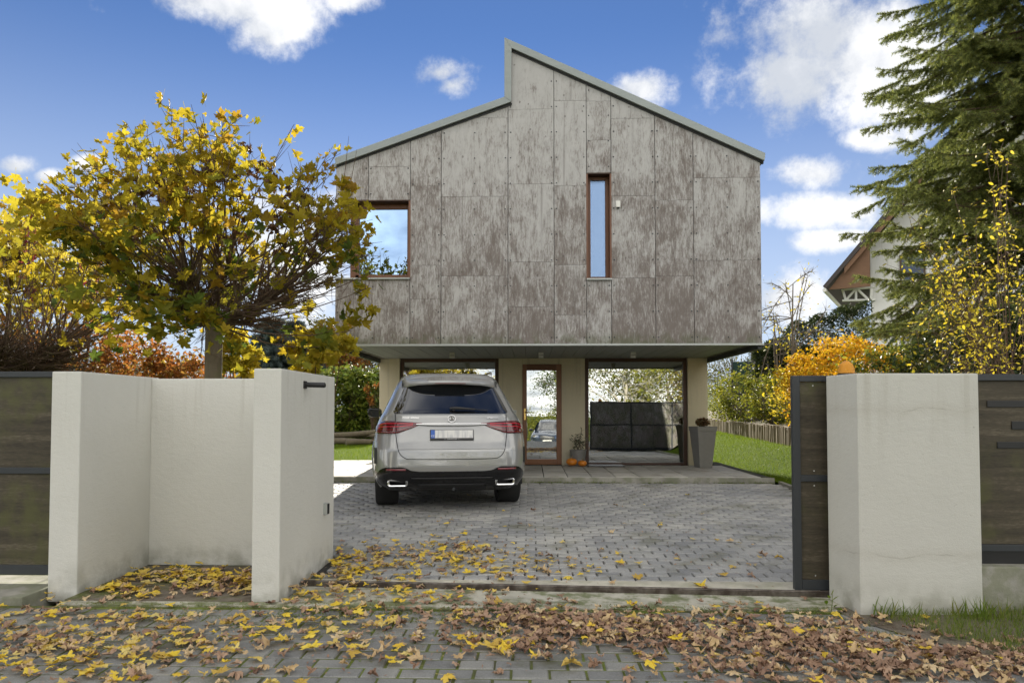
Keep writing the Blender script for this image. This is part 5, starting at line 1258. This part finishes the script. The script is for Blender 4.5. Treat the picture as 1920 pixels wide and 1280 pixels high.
# shrubs on the bank behind the palisade
for i, (px, py, Y, rx, rz, m, lab, n_) in enumerate(((1352, 748, 24.0, 1.0, .80, 'yg_leaf', 'yellow green shrub beside the right column, farthest along the palisade', 2600), (1392, 745, 20.5, .95, .8, 'yg_leaf', 'second yellow green shrub along the palisade from the column', 2600),
        (1430, 748, 17.6, .80, .72, 'yg_leaf', 'rounded yellow green shrub in the middle of the palisade bank', 2600), (1458, 752, 15.4, .62, .66, 'yellow_leaf', 'twiggy yellow shrub near the open gate leaf', 1700),
        (1372, 720, 27.0, 1.3, 1.0, 'olive_leaf', 'dull olive shrub behind the far palisade shrubs', 2600), (1500, 745, 14.0, .6, .6, 'gold_leaf', 'golden shrub right behind the gate leaf', 1500))):
    c = at(px, py, Y); c.x = max(c.x, palX(Y)+.55); bush('bank_shrub', lab, (c.x, Y, c.z+.05), (rx, .8, rz), n_, .085, m, 60, group='shrubs on the palisade bank', nstem=30, stems='twig_grey', spread=.15)
c = at(1580, 690, 11.5)
bush('golden_shrub', 'big mound shaped golden orange shrub behind the right pier', (c.x, 11.5, c.z-.15), (.98, .9, .66), 9000, .055, 'gold_leaf', 160, spread=.09, shell=.8, nstem=20)
c = at(1650, 690, 10.2)
bush('bank_shrub', 'pale green shrub under the spruce branches', (c.x, 10.2, c.z-.1), (.7, .5, .42), 2200, .06, 'yg_leaf', 50, spread=.14, nstem=14)
# dark clipped hedge
hx0, hx1, hy = at(1432, 660, 21).x, at(1600, 600, 21).x, 21.0
hg = empty('hedge', ((hx0+hx1)/2, hy, TER(7.5, hy))); tag(hg, 'dark clipped conifer hedge rising to the right behind the golden shrub', 'hedge'); ho = np.array(hg.location)
n = 15000; u = rng.random(n); X_ = hx0-.4+(hx1-hx0+.8)*u
topz = np.interp(X_, [hx0, hx0+.9, hx0+1.9, hx1], [at(1435, 652, 21).z, at(1490, 608, 21).z, at(1545, 590, 21).z, at(1600, 572, 21).z])+.10*np.sin(X_*9)
botz = np.full(n, 1.0); tt = 1-rng.random(n)**1.7*.999; P = np.stack([X_, hy+rng.normal(0, .22, n)-.15, botz+(topz-botz)*tt], -1)
tag(leaves('foliage', LAN, P-ho, .13*rng.uniform(.6, 1.3, n), 'dark_leaf', hg, .6), kind='stuff')
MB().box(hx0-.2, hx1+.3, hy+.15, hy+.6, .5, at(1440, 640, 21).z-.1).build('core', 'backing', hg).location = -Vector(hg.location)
# bare tree with few leaves
for (px, Y, tz, rx, n_, lab) in ((1490, 18.5, 4.4, 1.05, 190, 'slender almost bare tree with last yellow leaves right of the house'), (1455, 19.5, 3.2, .8, 120, 'small bare twiggy tree against the dark hedge')):
    q = at(px, 767, Y); tree('bare_tree', lab, (q.x, Y, TER(q.x, Y)), 5, tz-TER(q.x, Y)-.35, (rx, .8, 1.35), n_, .085, 'yellow_leaf', 'twig_grey', 16, .05, group='bare trees right of the house', spread=.10, twigs=6, tw=.005)
q = at(1395, 690, 27)
bush('twiggy_shrub', 'grey brown bare shrub below the right end of the overhang', (q.x, 27, 2.6), (1.9, 1.0, 1.6), 1500, .08, 'olive_leaf', 60, stems='twig_grey', nstem=60, spread=.16)
# dark mesh fence
gf = empty('mesh_fence', (at(1410, 700, 24).x, 24, 1.2)); tag(gf, 'dark green screen fence behind the bank shrubs', 'fence'); go_ = -Vector(gf.location)
MT['green_mesh'] = plain('dark_green_mesh', (0.012, 0.045, 0.035), 0.7)
a, b = at(1372, 678, 24), at(1462, 678, 24)
o = MB().box(a.x, b.x, 24, 24.02, 1.0, a.z).build('screen', 'green_mesh', gf); o.location = go_
for k in range(4): x = a.x+(b.x-a.x)*k/3; o = MB().tube([(x, 23.97, .6), (x, 23.97, a.z+.1)], .03, 8).build('post', 'anthracite', gf); o.location = go_
# neighbour house
nh = empty('neighbour_house', (0, 0, 0)); tag(nh, 'white gabled neighbour house with steep dark roof behind the spruce', 'house'); no_ = Vector((0, 0, 0))
def np_(mb, n_, m, par=nh, **k): o = mb.build(n_, m, par, **k); o.location = no_ if par is nh else (0, 0, 0); return o
Yh = 32.0; e0 = at(1548, 541, Yh); e1 = at(1765, 285, Yh); sl_ = (e1.z-e0.z)/(e1.x-e0.x); xr = e1.x+1.2; zr_ = e0.z+(xr-e0.x)*sl_
MT['tile'] = plain('dark_roof_tile', (0.06, 0.05, 0.048), 0.8, .3)
MT['brownboard'] = mat('brown_boards', lambda k: wood(k, (0.11, 0.055, 0.028), (0.24, 0.13, 0.07), (4, 4, 18), 0.7))
nz_ = .34
np_(MB().prism([(e0.x, e0.z), (xr, zr_), (xr, zr_+nz_), (e0.x-.12, e0.z+.12)], 'y', Yh, 44), 'roof', 'tile')
np_(MB().prism([(xr+.002, zr_), (2*xr-e0.x, e0.z), (2*xr-e0.x+.12, e0.z+.12), (xr+.002, zr_+nz_)], 'y', Yh, 44), 'roof', 'tile')
wl = at(1598, 560, Yh+1.2).x
np_(MB().prism([(wl, 0), (2*xr-wl, 0), (2*xr-wl, e0.z+(wl-e0.x)*sl_-.1), (xr, zr_-.1), (wl, e0.z+(wl-e0.x)*sl_-.1)], 'y', Yh+1.2, 43.5), 'wall', 'white_wall')
np_(MB().prism([(e0.x+.1, e0.z-.02), (wl+.05, e0.z-.02), (wl+.05, e0.z+(wl+.05-e0.x)*sl_-.02)], 'y', Yh+.25, Yh+.33), 'gable_board', 'brownboard')
for k in range(5):
    t0 = .12+k*.17; xa = e0.x+(xr-e0.x)*t0; za = e0.z+(xa-e0.x)*sl_
    np_(MB().prism([(xa, za-.02), (xa+.9, za+.9*sl_-.02), (xa+.9, za+.9*sl_-.30), (xa, za-.30)], 'y', Yh+.05, Yh+.10), 'verge_board', 'brownboard')
np_(MB().tube([(e0.x-.05, Yh, e0.z-.06), (e0.x-.05, 44, e0.z-.06)], .09, 8), 'gutter', 'white')
for (pa, ya, pb, yb) in ((1557, 545, 1563, 566), (1557, 566, 1612, 569), (1580, 545, 1580, 567), (1605, 545, 1605, 569), (1560, 546, 1612, 546), (1563, 566, 1578, 548), (1583, 548, 1600, 567)):
    A_, B_ = at(pa, ya, Yh+.9), at(pb, yb, Yh+.9); np_(MB().tube([A_, B_], .055, 6), 'balcony_timber', 'white')
q0 = at(1665, 520, Yh+1.18); wn = np_(MB().box(q0.x-.5, q0.x+.5, Yh+1.13, Yh+1.197, q0.z-.7, q0.z+.7), 'window', 'wood_dark'); np_(MB().box(q0.x-.42, q0.x+.42, Yh+1.11, Yh+1.128, q0.z-.62, q0.z+.62), 'pane', 'car_glass', wn)
ec = Vector((e0.x, Yh, 0)); nh.rotation_euler = (0, 0, R(-30)); nh.location = ec-Matrix.Rotation(R(-30), 3, 'Z') @ ec
# spruce
sx_ = at(1985, 700, 11.8).x
conifer('spruce_tree', 'tall dark green spruce with drooping branches at the right edge', (sx_, 11.8, TER(sx_, 11.8)), 15.5, 3.35, .75, .24, 9, 'needle', bl=.21, wild=True, needle=.17, droop=.30, trunk_r=.22, pw=.5, sub=.11, azlim=(1.7, 5.2))
# dark undergrowth below it and yellow leaved shrub in front
for (px, py, Y, rx, rz, m, n_, lab) in ((1800, 690, 9.8, 1.1, .55, 'dark_leaf', 3800, 'dark evergreen shrub under the spruce'), (1900, 660, 9.4, .8, .9, 'dark_leaf', 3200, 'dark shrub at the right edge behind the fence')):
    c = at(px, py, Y); bush('dark_shrub', lab, (c.x, Y, c.z-.1), (rx, .6, rz), n_, .075, m, 60, group='dark shrubs under the spruce', spread=.16, nstem=16)
b0 = at(1885, 767, 7.6); ys_ = empty('yellow_shrub', (b0.x, 7.6, TER(b0.x, 7.6))); tag(ys_, 'arching shrub with small yellow leaves in front of the spruce', 'shrub')
sg, lp = [], []
for i in range(46):
    e = np.array(at(rng.uniform(1690, 1960), rng.uniform(290, 690), 7.6+rng.normal(0, .35)))-np.array(ys_.location)
    if e[0] < -.55 and e[2] > 2.6: e[2] *= .8
    s_ = path((rng.normal(0, .15), rng.normal(0, .15), 0), e, .008, .0018, (e[0]*-.35+rng.normal(0, .12), rng.normal(0, .1), .35), 8); sg += s_
    for s in s_[4:]:
        a = np.array(s[3:6])
        for q in range(4): t2 = a+rng.normal(0, .13, 3); sg.append((*a, *t2, .003, .001)); lp += [a+(t2-a)*rng.random() for _ in range(3)]
tag(tubes('stems', sg, 'twig', ys_, 5), kind='stuff'); lp = np.array(lp); w_ = lp[rng.random(len(lp)) < .8]
tag(leaves('foliage', OV, w_+rng.normal(0, .03, w_.shape), .046*rng.uniform(.5, 1.4, len(w_)), 'yellow_leaf', ys_, .5), kind='stuff')
# trees across the street, mirrored in the glass fronts
for (X_, Y, h, zc, rx, rz, m, n_, bk, lab, lb, tr_) in ((5.9, -14.0, 7.5, 3.6, 3.6, 2.9, 'yg_leaf', 4200, 'twig_pale', 'pale barked tree across the street, mirrored in the right window', 34, .17),
        (9.5, -20.0, 8, 3.9, 4.2, 3.2, 'yg_leaf', 9000, 'twig_grey', 'yellow green tree across the street beyond the pale barked tree', 26, .16), (2.8, -30.0, 9, 4.5, 2.4, 4.4, 'green_leaf', 6500, 'twig_grey', 'green tree across the street, mirrored in the door', 26, .16),
        (-5.0, -16.0, 8, 3.8, 3.2, 3.2, 'yellow_leaf', 5500, 'twig_grey', 'yellow tree across the street, mirrored above the parked car', 26, .16), (-11., -19.0, 9, 4.8, 4.2, 3.8, 'olive_leaf', 6000, 'twig_grey', 'olive tree across the street at the far left', 26, .18),
        (14., -17.0, 9, 4.6, 3.8, 3.8, 'olive_leaf', 6000, 'twig_grey', 'olive tree across the street at the far right', 26, .18)):
    tree('street_tree', lab, (X_, Y, TER(X_, Y)), h, zc, (rx, 2.6, rz), n_, .17, m, bk, lb, tr_, group='trees across the street', spread=.13)
for (X_, lab) in ((1.8, 'low yellow green hedge bush across the street, right of the blue car'), (-2.0, 'low yellow green hedge bush across the street, left of the blue car'), (6.5, 'low hedge bush across the street below the pale barked tree'), (11, 'low hedge bush across the street, farthest right')):
    bush('hedge_bush', lab, (X_+.6, -24, TER(X_, -24)+1.3), (2.3, .8, 2.0), 3800, .13, 'yg_leaf', 50, group='hedge bushes across the street', spread=.15)

# planted pots
sg, lp = [], []
for i in range(9):
    e = np.array((rng.normal(0, .13), rng.normal(0, .10), rng.uniform(.45, .72))); s_ = path((0, 0, .25), e, .006, .002, (0, 0, .05), 5); sg += s_
    for s in s_[1:]:
        for q in range(3): t2 = np.array(s[3:6])+rng.normal(0, .05, 3); lp.append(t2); sg.append((*s[3:6], *t2, .002, .001))
tag(tubes('stems', sg, 'twig_grey', tub, 5), kind='stuff'); leaves('leaves', LAN, np.array(lp), np.full(len(lp), .075), 'grey_leaf', tub, .2)
P = unit(420)*np.array((.125, .125, .085))*rng.uniform(.5, 1.05, (420, 1))+np.array((0, 0, .87)); leaves('dry_flower_head', OV, P, np.full(420, .055), 'hydrangea', pot, .3)
MB().tube([(0, 0, .7), (0, 0, .85)], .02, 6).build('stem', 'twig', pot)

# ------------------------------------------------------------------ grass
def grass(name, label, fn, n, h, m, x0, x1, y0, y1, dz=0.01):
    X_ = rng.uniform(x0, x1, n*2); Y_ = rng.uniform(y0, y1, n*2); ok = np.array([fn(a, b) for a, b in zip(X_, Y_)]); X_, Y_ = X_[ok][:n], Y_[ok][:n]
    P = np.array([(a, b, TER(a, b)+dz) for a, b in zip(X_, Y_)]); nr = rng.normal(0, .28, (len(P), 3)); nr[:, 2] = 1
    o = leaves(name, BLADE, P, h*rng.uniform(.5, 1.3, len(P)), m, None, 0, frames(nr, rng.random(len(P))*6.28)); tag(o, label, 'grass', kind='stuff'); return o
grass('grass', 'sunny mown grass of the sloping lawn right of the terrace', lambda a, b: a < palX(b)-.08 and (a > 4.14 or b > 15.3), 52000, .055, 'grass', 3.75, 6.3, 8.0, 26)
grass('grass', 'bright grass of the lawn left of the house', lambda a, b: True, 26000, .07, 'grass', -9, -3.35, 15.3, 23, .03)
grass('grass', 'rough mossy grass at the foot of the right pier', lambda a, b: a > 2.32+.75*smooth01((4.9-b)/1.6) and not (a > 3.4 and b < 3.9 and random.random() < .5), 15000, .055, 'grass_dull', 2.25, 6.0, 3.4, 4.93, .014)
grass('tall_grass', 'tuft of longer grass blades against the right pier', lambda a, b: random.random() < .4+.5*math.sin(a*11), 300, .12, 'grass_dull', 2.32, 4.6, 4.70, 4.82, .012)
def strip(name, label, pts, n, h, m):
    k = rng.integers(0, len(pts), n); P = np.array(pts)[k]+rng.normal(0, 1, (n, 3))*np.array((.06, .014, .0)); nr = rng.normal(0, .7, (n, 3)); nr[:, 2] = 1
    return tag(leaves(name, [BLADE, LAN], P, h*rng.uniform(.4, 1.2, n), m, None, 0, frames(nr, rng.random(n)*6.28)), label, 'weeds', kind='stuff')
strip('weeds', 'small weeds growing along the foot of the terrace step', [(x, 11.56, .185) for x in np.linspace(-3.4, 4.0, 150)[rng.random(150) < .45]], 1500, .05, 'grass_dull')
strip('moss', 'tufts of moss and grass in the joints of the street paving', [(rng.uniform(-2.9, 2.4), 4.93-abs(rng.normal(0, .35)), .002) for _ in range(260)]+[(rng.uniform(-3.3, 2.3), rng.normal(4.95, .03), .004) for _ in range(90)]+[(rng.uniform(-1.8, -1.0), rng.normal(4.85, .1), .003) for _ in range(25)], 15000, .020, 'moss')
sd = gnd(1558, 1148); o = empty('weed_seedling', (sd.x, sd.y, 0)); tag(o, 'single young weed with pale green leaves at the right pier corner', 'weed')
tubes('stem', path((0, 0, 0), (.01, 0, .13), .003, .002, (.01, 0, 0), 3), 'grass_dull', o, 5)
leaves('leaf', OV, np.array([(.03, -.01, .05), (-.03, 0, .07), (.035, .0, .10), (-.02, -.02, .115), (.01, 0, .14), (.05, -.02, .03)]), np.array([.06, .055, .055, .05, .045, .05]), 'grass', o, .8)

# ------------------------------------------------------------------ fallen leaves
blobs = [  # centre px, spread px, count, yellow / tan / brown shares
    (690, 1060, 60, 22, 200, (.62, .25, .13)), (800, 1050, 70, 20, 230, (.60, .27, .13)), (930, 1058, 60, 20, 150, (.62, .25, .13)), (1040, 1068, 50, 14, 50, (.65, .25, .1)), (860, 1030, 40, 9, 70, (.45, .35, .2)),
    (640, 1075, 18, 22, 110, (.6, .25, .15)), (1150, 1050, 90, 16, 30, (.6, .25, .15)), (1400, 1060, 60, 22, 22, (.6, .3, .1)), (900, 990, 200, 22, 40, (.5, .3, .2)), (1300, 1000, 120, 25, 18, (.5, .3, .2)), (1200, 960, 200, 25, 12, (.5, .3, .2)),
    (960, 1160, 80, 18, 430, (.08, .22, .70)), (1060, 1180, 80, 18, 300, (.07, .2, .73)), (900, 1200, 60, 14, 80, (.25, .35, .4)), (1180, 1190, 90, 18, 260, (.06, .24, .70)), (1010, 1215, 60, 12, 70, (.15, .35, .5)),
    (1350, 1190, 110, 28, 420, (.05, .33, .62)), (1500, 1200, 100, 30, 380, (.05, .33, .62)), (1600, 1240, 120, 28, 380, (.04, .36, .60)), (1750, 1240, 110, 26, 320, (.04, .36, .60)), (1860, 1250, 60, 24, 160, (.04, .36, .60)), (1440, 1240, 140, 24, 220, (.06, .34, .60)), (1300, 1150, 100, 10, 60, (.2, .4, .4)),
    (110, 1160, 110, 22, 170, (.35, .35, .30)), (260, 1180, 120, 30, 190, (.40, .35, .25)), (400, 1200, 120, 34, 170, (.45, .35, .20)), (120, 1240, 100, 26, 230, (.40, .35, .25)), (60, 1200, 60, 30, 110, (.38, .32, .30)),
    (560, 1170, 80, 30, 80, (.6, .27, .13)), (690, 1170, 80, 30, 80, (.6, .27, .13)), (620, 1230, 140, 24, 45, (.5, .3, .2)), (330, 1250, 120, 20, 90, (.45, .35, .2)), (760, 1220, 90, 24, 45, (.45, .3, .25)), (560, 1110, 40, 14, 110, (.62, .25, .13)), (690, 1120, 70, 14, 80, (.6, .25, .15)), (830, 1115, 60, 9, 60, (.4, .3, .3)),
    (300, 1082, 70, 8, 160, (.66, .22, .12)), (400, 1084, 55, 9, 190, (.66, .22, .12)), (220, 1108, 40, 8, 80, (.6, .25, .15)), (330, 1105, 60, 8, 60, (.5, .3, .2)), (440, 1100, 25, 10, 80, (.5, .3, .2)),
    (1000, 1190, 500, 50, 90, (.3, .4, .3)), (800, 940, 300, 14, 10, (.6, .3, .1)), (1650, 1160, 100, 14, 16, (.2, .4, .4))]
L = []; dens = {}
for (cx0, cy0, sx0, sy0, cnt, sh) in blobs:
    for i in range(int(cnt*.52)):
        px = random.gauss(cx0, sx0); py = random.gauss(cy0, sy0)
        if py < 905 or py > 1330: continue
        p = gnd(px, py)
        if -2.07 < p.x < -1.80 and 5.0 < p.y < 6.46: continue
        if -3.68 < p.x < -3.39 and 5.15 < p.y < 6.3: continue
        if p.x < -1.8 and p.y > 6.14 and p.y < 6.5: continue
        if p.x < -3.6 and p.y > 4.92: continue
        if p.x > 2.17 and 4.80 < p.y < 5.3: continue
        if p.x > 3.0 and p.y > 4.8: continue
        if p.x > 1.9 and 5.2 < p.y < 5.5: continue
        key = (round(p.x*9), round(p.y*9)); dens[key] = dens.get(key, 0)+1
        r = random.random(); kind = 0 if r < sh[0] else (1 if r < sh[0]+sh[1] else 2)
        L.append((p.x, p.y, p.z+.018+min(.055, .004*dens[key]*random.random()*1.6), kind, px, py))
FT = [maple_tpl(c, 30+i) for i, c in enumerate((.15, .25, .35, .2, .5, .3, .4, .18, .55, .3))]
FC = [(V*np.array((1.0 if i % 2 else .8, 1, 1.25)), f) for i, (V, f) in enumerate([maple_tpl(.55, 60+i) for i in range(6)])]
KM = ('fall_yellow', 'fall_tan', 'fall_brown')
L.sort(key=lambda q: math.hypot(q[0], q[1]) if (0 < q[4] < 1920 and q[5] < 1290) else 99)
me_k = {}
for k in range(3):
    for i, tp in enumerate(FT if k == 0 else FT[4:]+FC):
        me = bpy.data.meshes.new('fallen_leaf'); me.from_pydata(tp[0].tolist(), [], tp[1].tolist()); me.materials.append(MT[KM[k]]); me_k.setdefault(k, []).append(me)
LB = ('yellow maple leaf lying on the street paving in the foreground', 'tan maple leaf lying on the street paving in the foreground', 'brown curled maple leaf lying on the street paving in the foreground')
restP = {0: [], 1: [], 2: []}
for i, q in enumerate(L):
    if i < 300:
        o = bpy.data.objects.new('fallen_leaf', random.choice(me_k[q[3]])); COL.objects.link(o); o.location = q[:3]; o.rotation_euler = (random.gauss(0, .13), random.gauss(0, .13), random.random()*6.28)
        s = random.triangular(.028, .112, .07)*(1.1 if q[3] == 0 else .84); o.scale = (s, s, s); zn = ('at the left picture edge', 'in front of the bin niche', 'in front of the left gate pier', 'left of the middle of the gateway', 'right of the middle of the gateway', 'towards the right gate pier', 'in front of the right gate pier')[min(6, int(q[4]/274.3))]
        bt = 'nearest the viewer' if q[5] > 1215 else ('farther back' if q[5] > 1165 else 'close to the concrete')
        sz_ = 'large' if s > .088 else ('small' if s < .056 else 'middling')
        tag(o, f"{sz_} {('yellow', 'tan', 'brown curled')[q[3]]} maple leaf {zn}, {bt}", 'leaf', 'fallen leaves in the foreground')
    else: restP[q[3]].append(q[:3])
for k in range(3):
    P = np.array(restP[k]); nr = rng.normal(0, .13, (len(P), 3)); nr[:, 2] = 1; nr[:, 2] *= np.where(rng.random(len(P)) < .3, -1, 1)
    o = leaves('leaf_litter', FT if k == 0 else FT[4:]+FC, P, rng.triangular(.022, .065, .108, len(P))*(1 if k == 0 else .85), KM[k], None, 0, frames(nr, rng.random(len(P))*6.28))
    tag(o, ('scattered bright yellow fallen leaves in the gateway and niche', 'scattered tan fallen leaves in the gateway and on the street', 'drifts of brown crumpled fallen leaves on the street paving')[k], 'leaf litter', kind='stuff')

# crumbs of broken leaves between the whole ones
cr_ = []
while len(cr_) < 2600:
    b_ = random.choice(blobs); px, py = random.gauss(b_[0], b_[2]*1.1), random.gauss(b_[1], b_[3]*1.1)
    if py < 905 or py > 1330: continue
    p = gnd(px, py)
    if (-3.7 < p.x < -1.78 and p.y > 5.02) or p.x < -3.6 and p.y > 4.9 or (p.x > 1.9 and p.y > 4.78): continue
    cr_.append((p.x, p.y, p.z+.008))
cr_ = np.array(cr_); nr = rng.normal(0, .35, (len(cr_), 3)); nr[:, 2] = 1
tag(leaves('leaf_crumbs', [OV, LAN], cr_, rng.uniform(.010, .034, len(cr_)), 'fall_brown', None, 0, frames(nr, rng.random(len(cr_))*6.28)), 'small crumbs of broken brown leaves on the paving', 'leaf crumbs', kind='stuff')
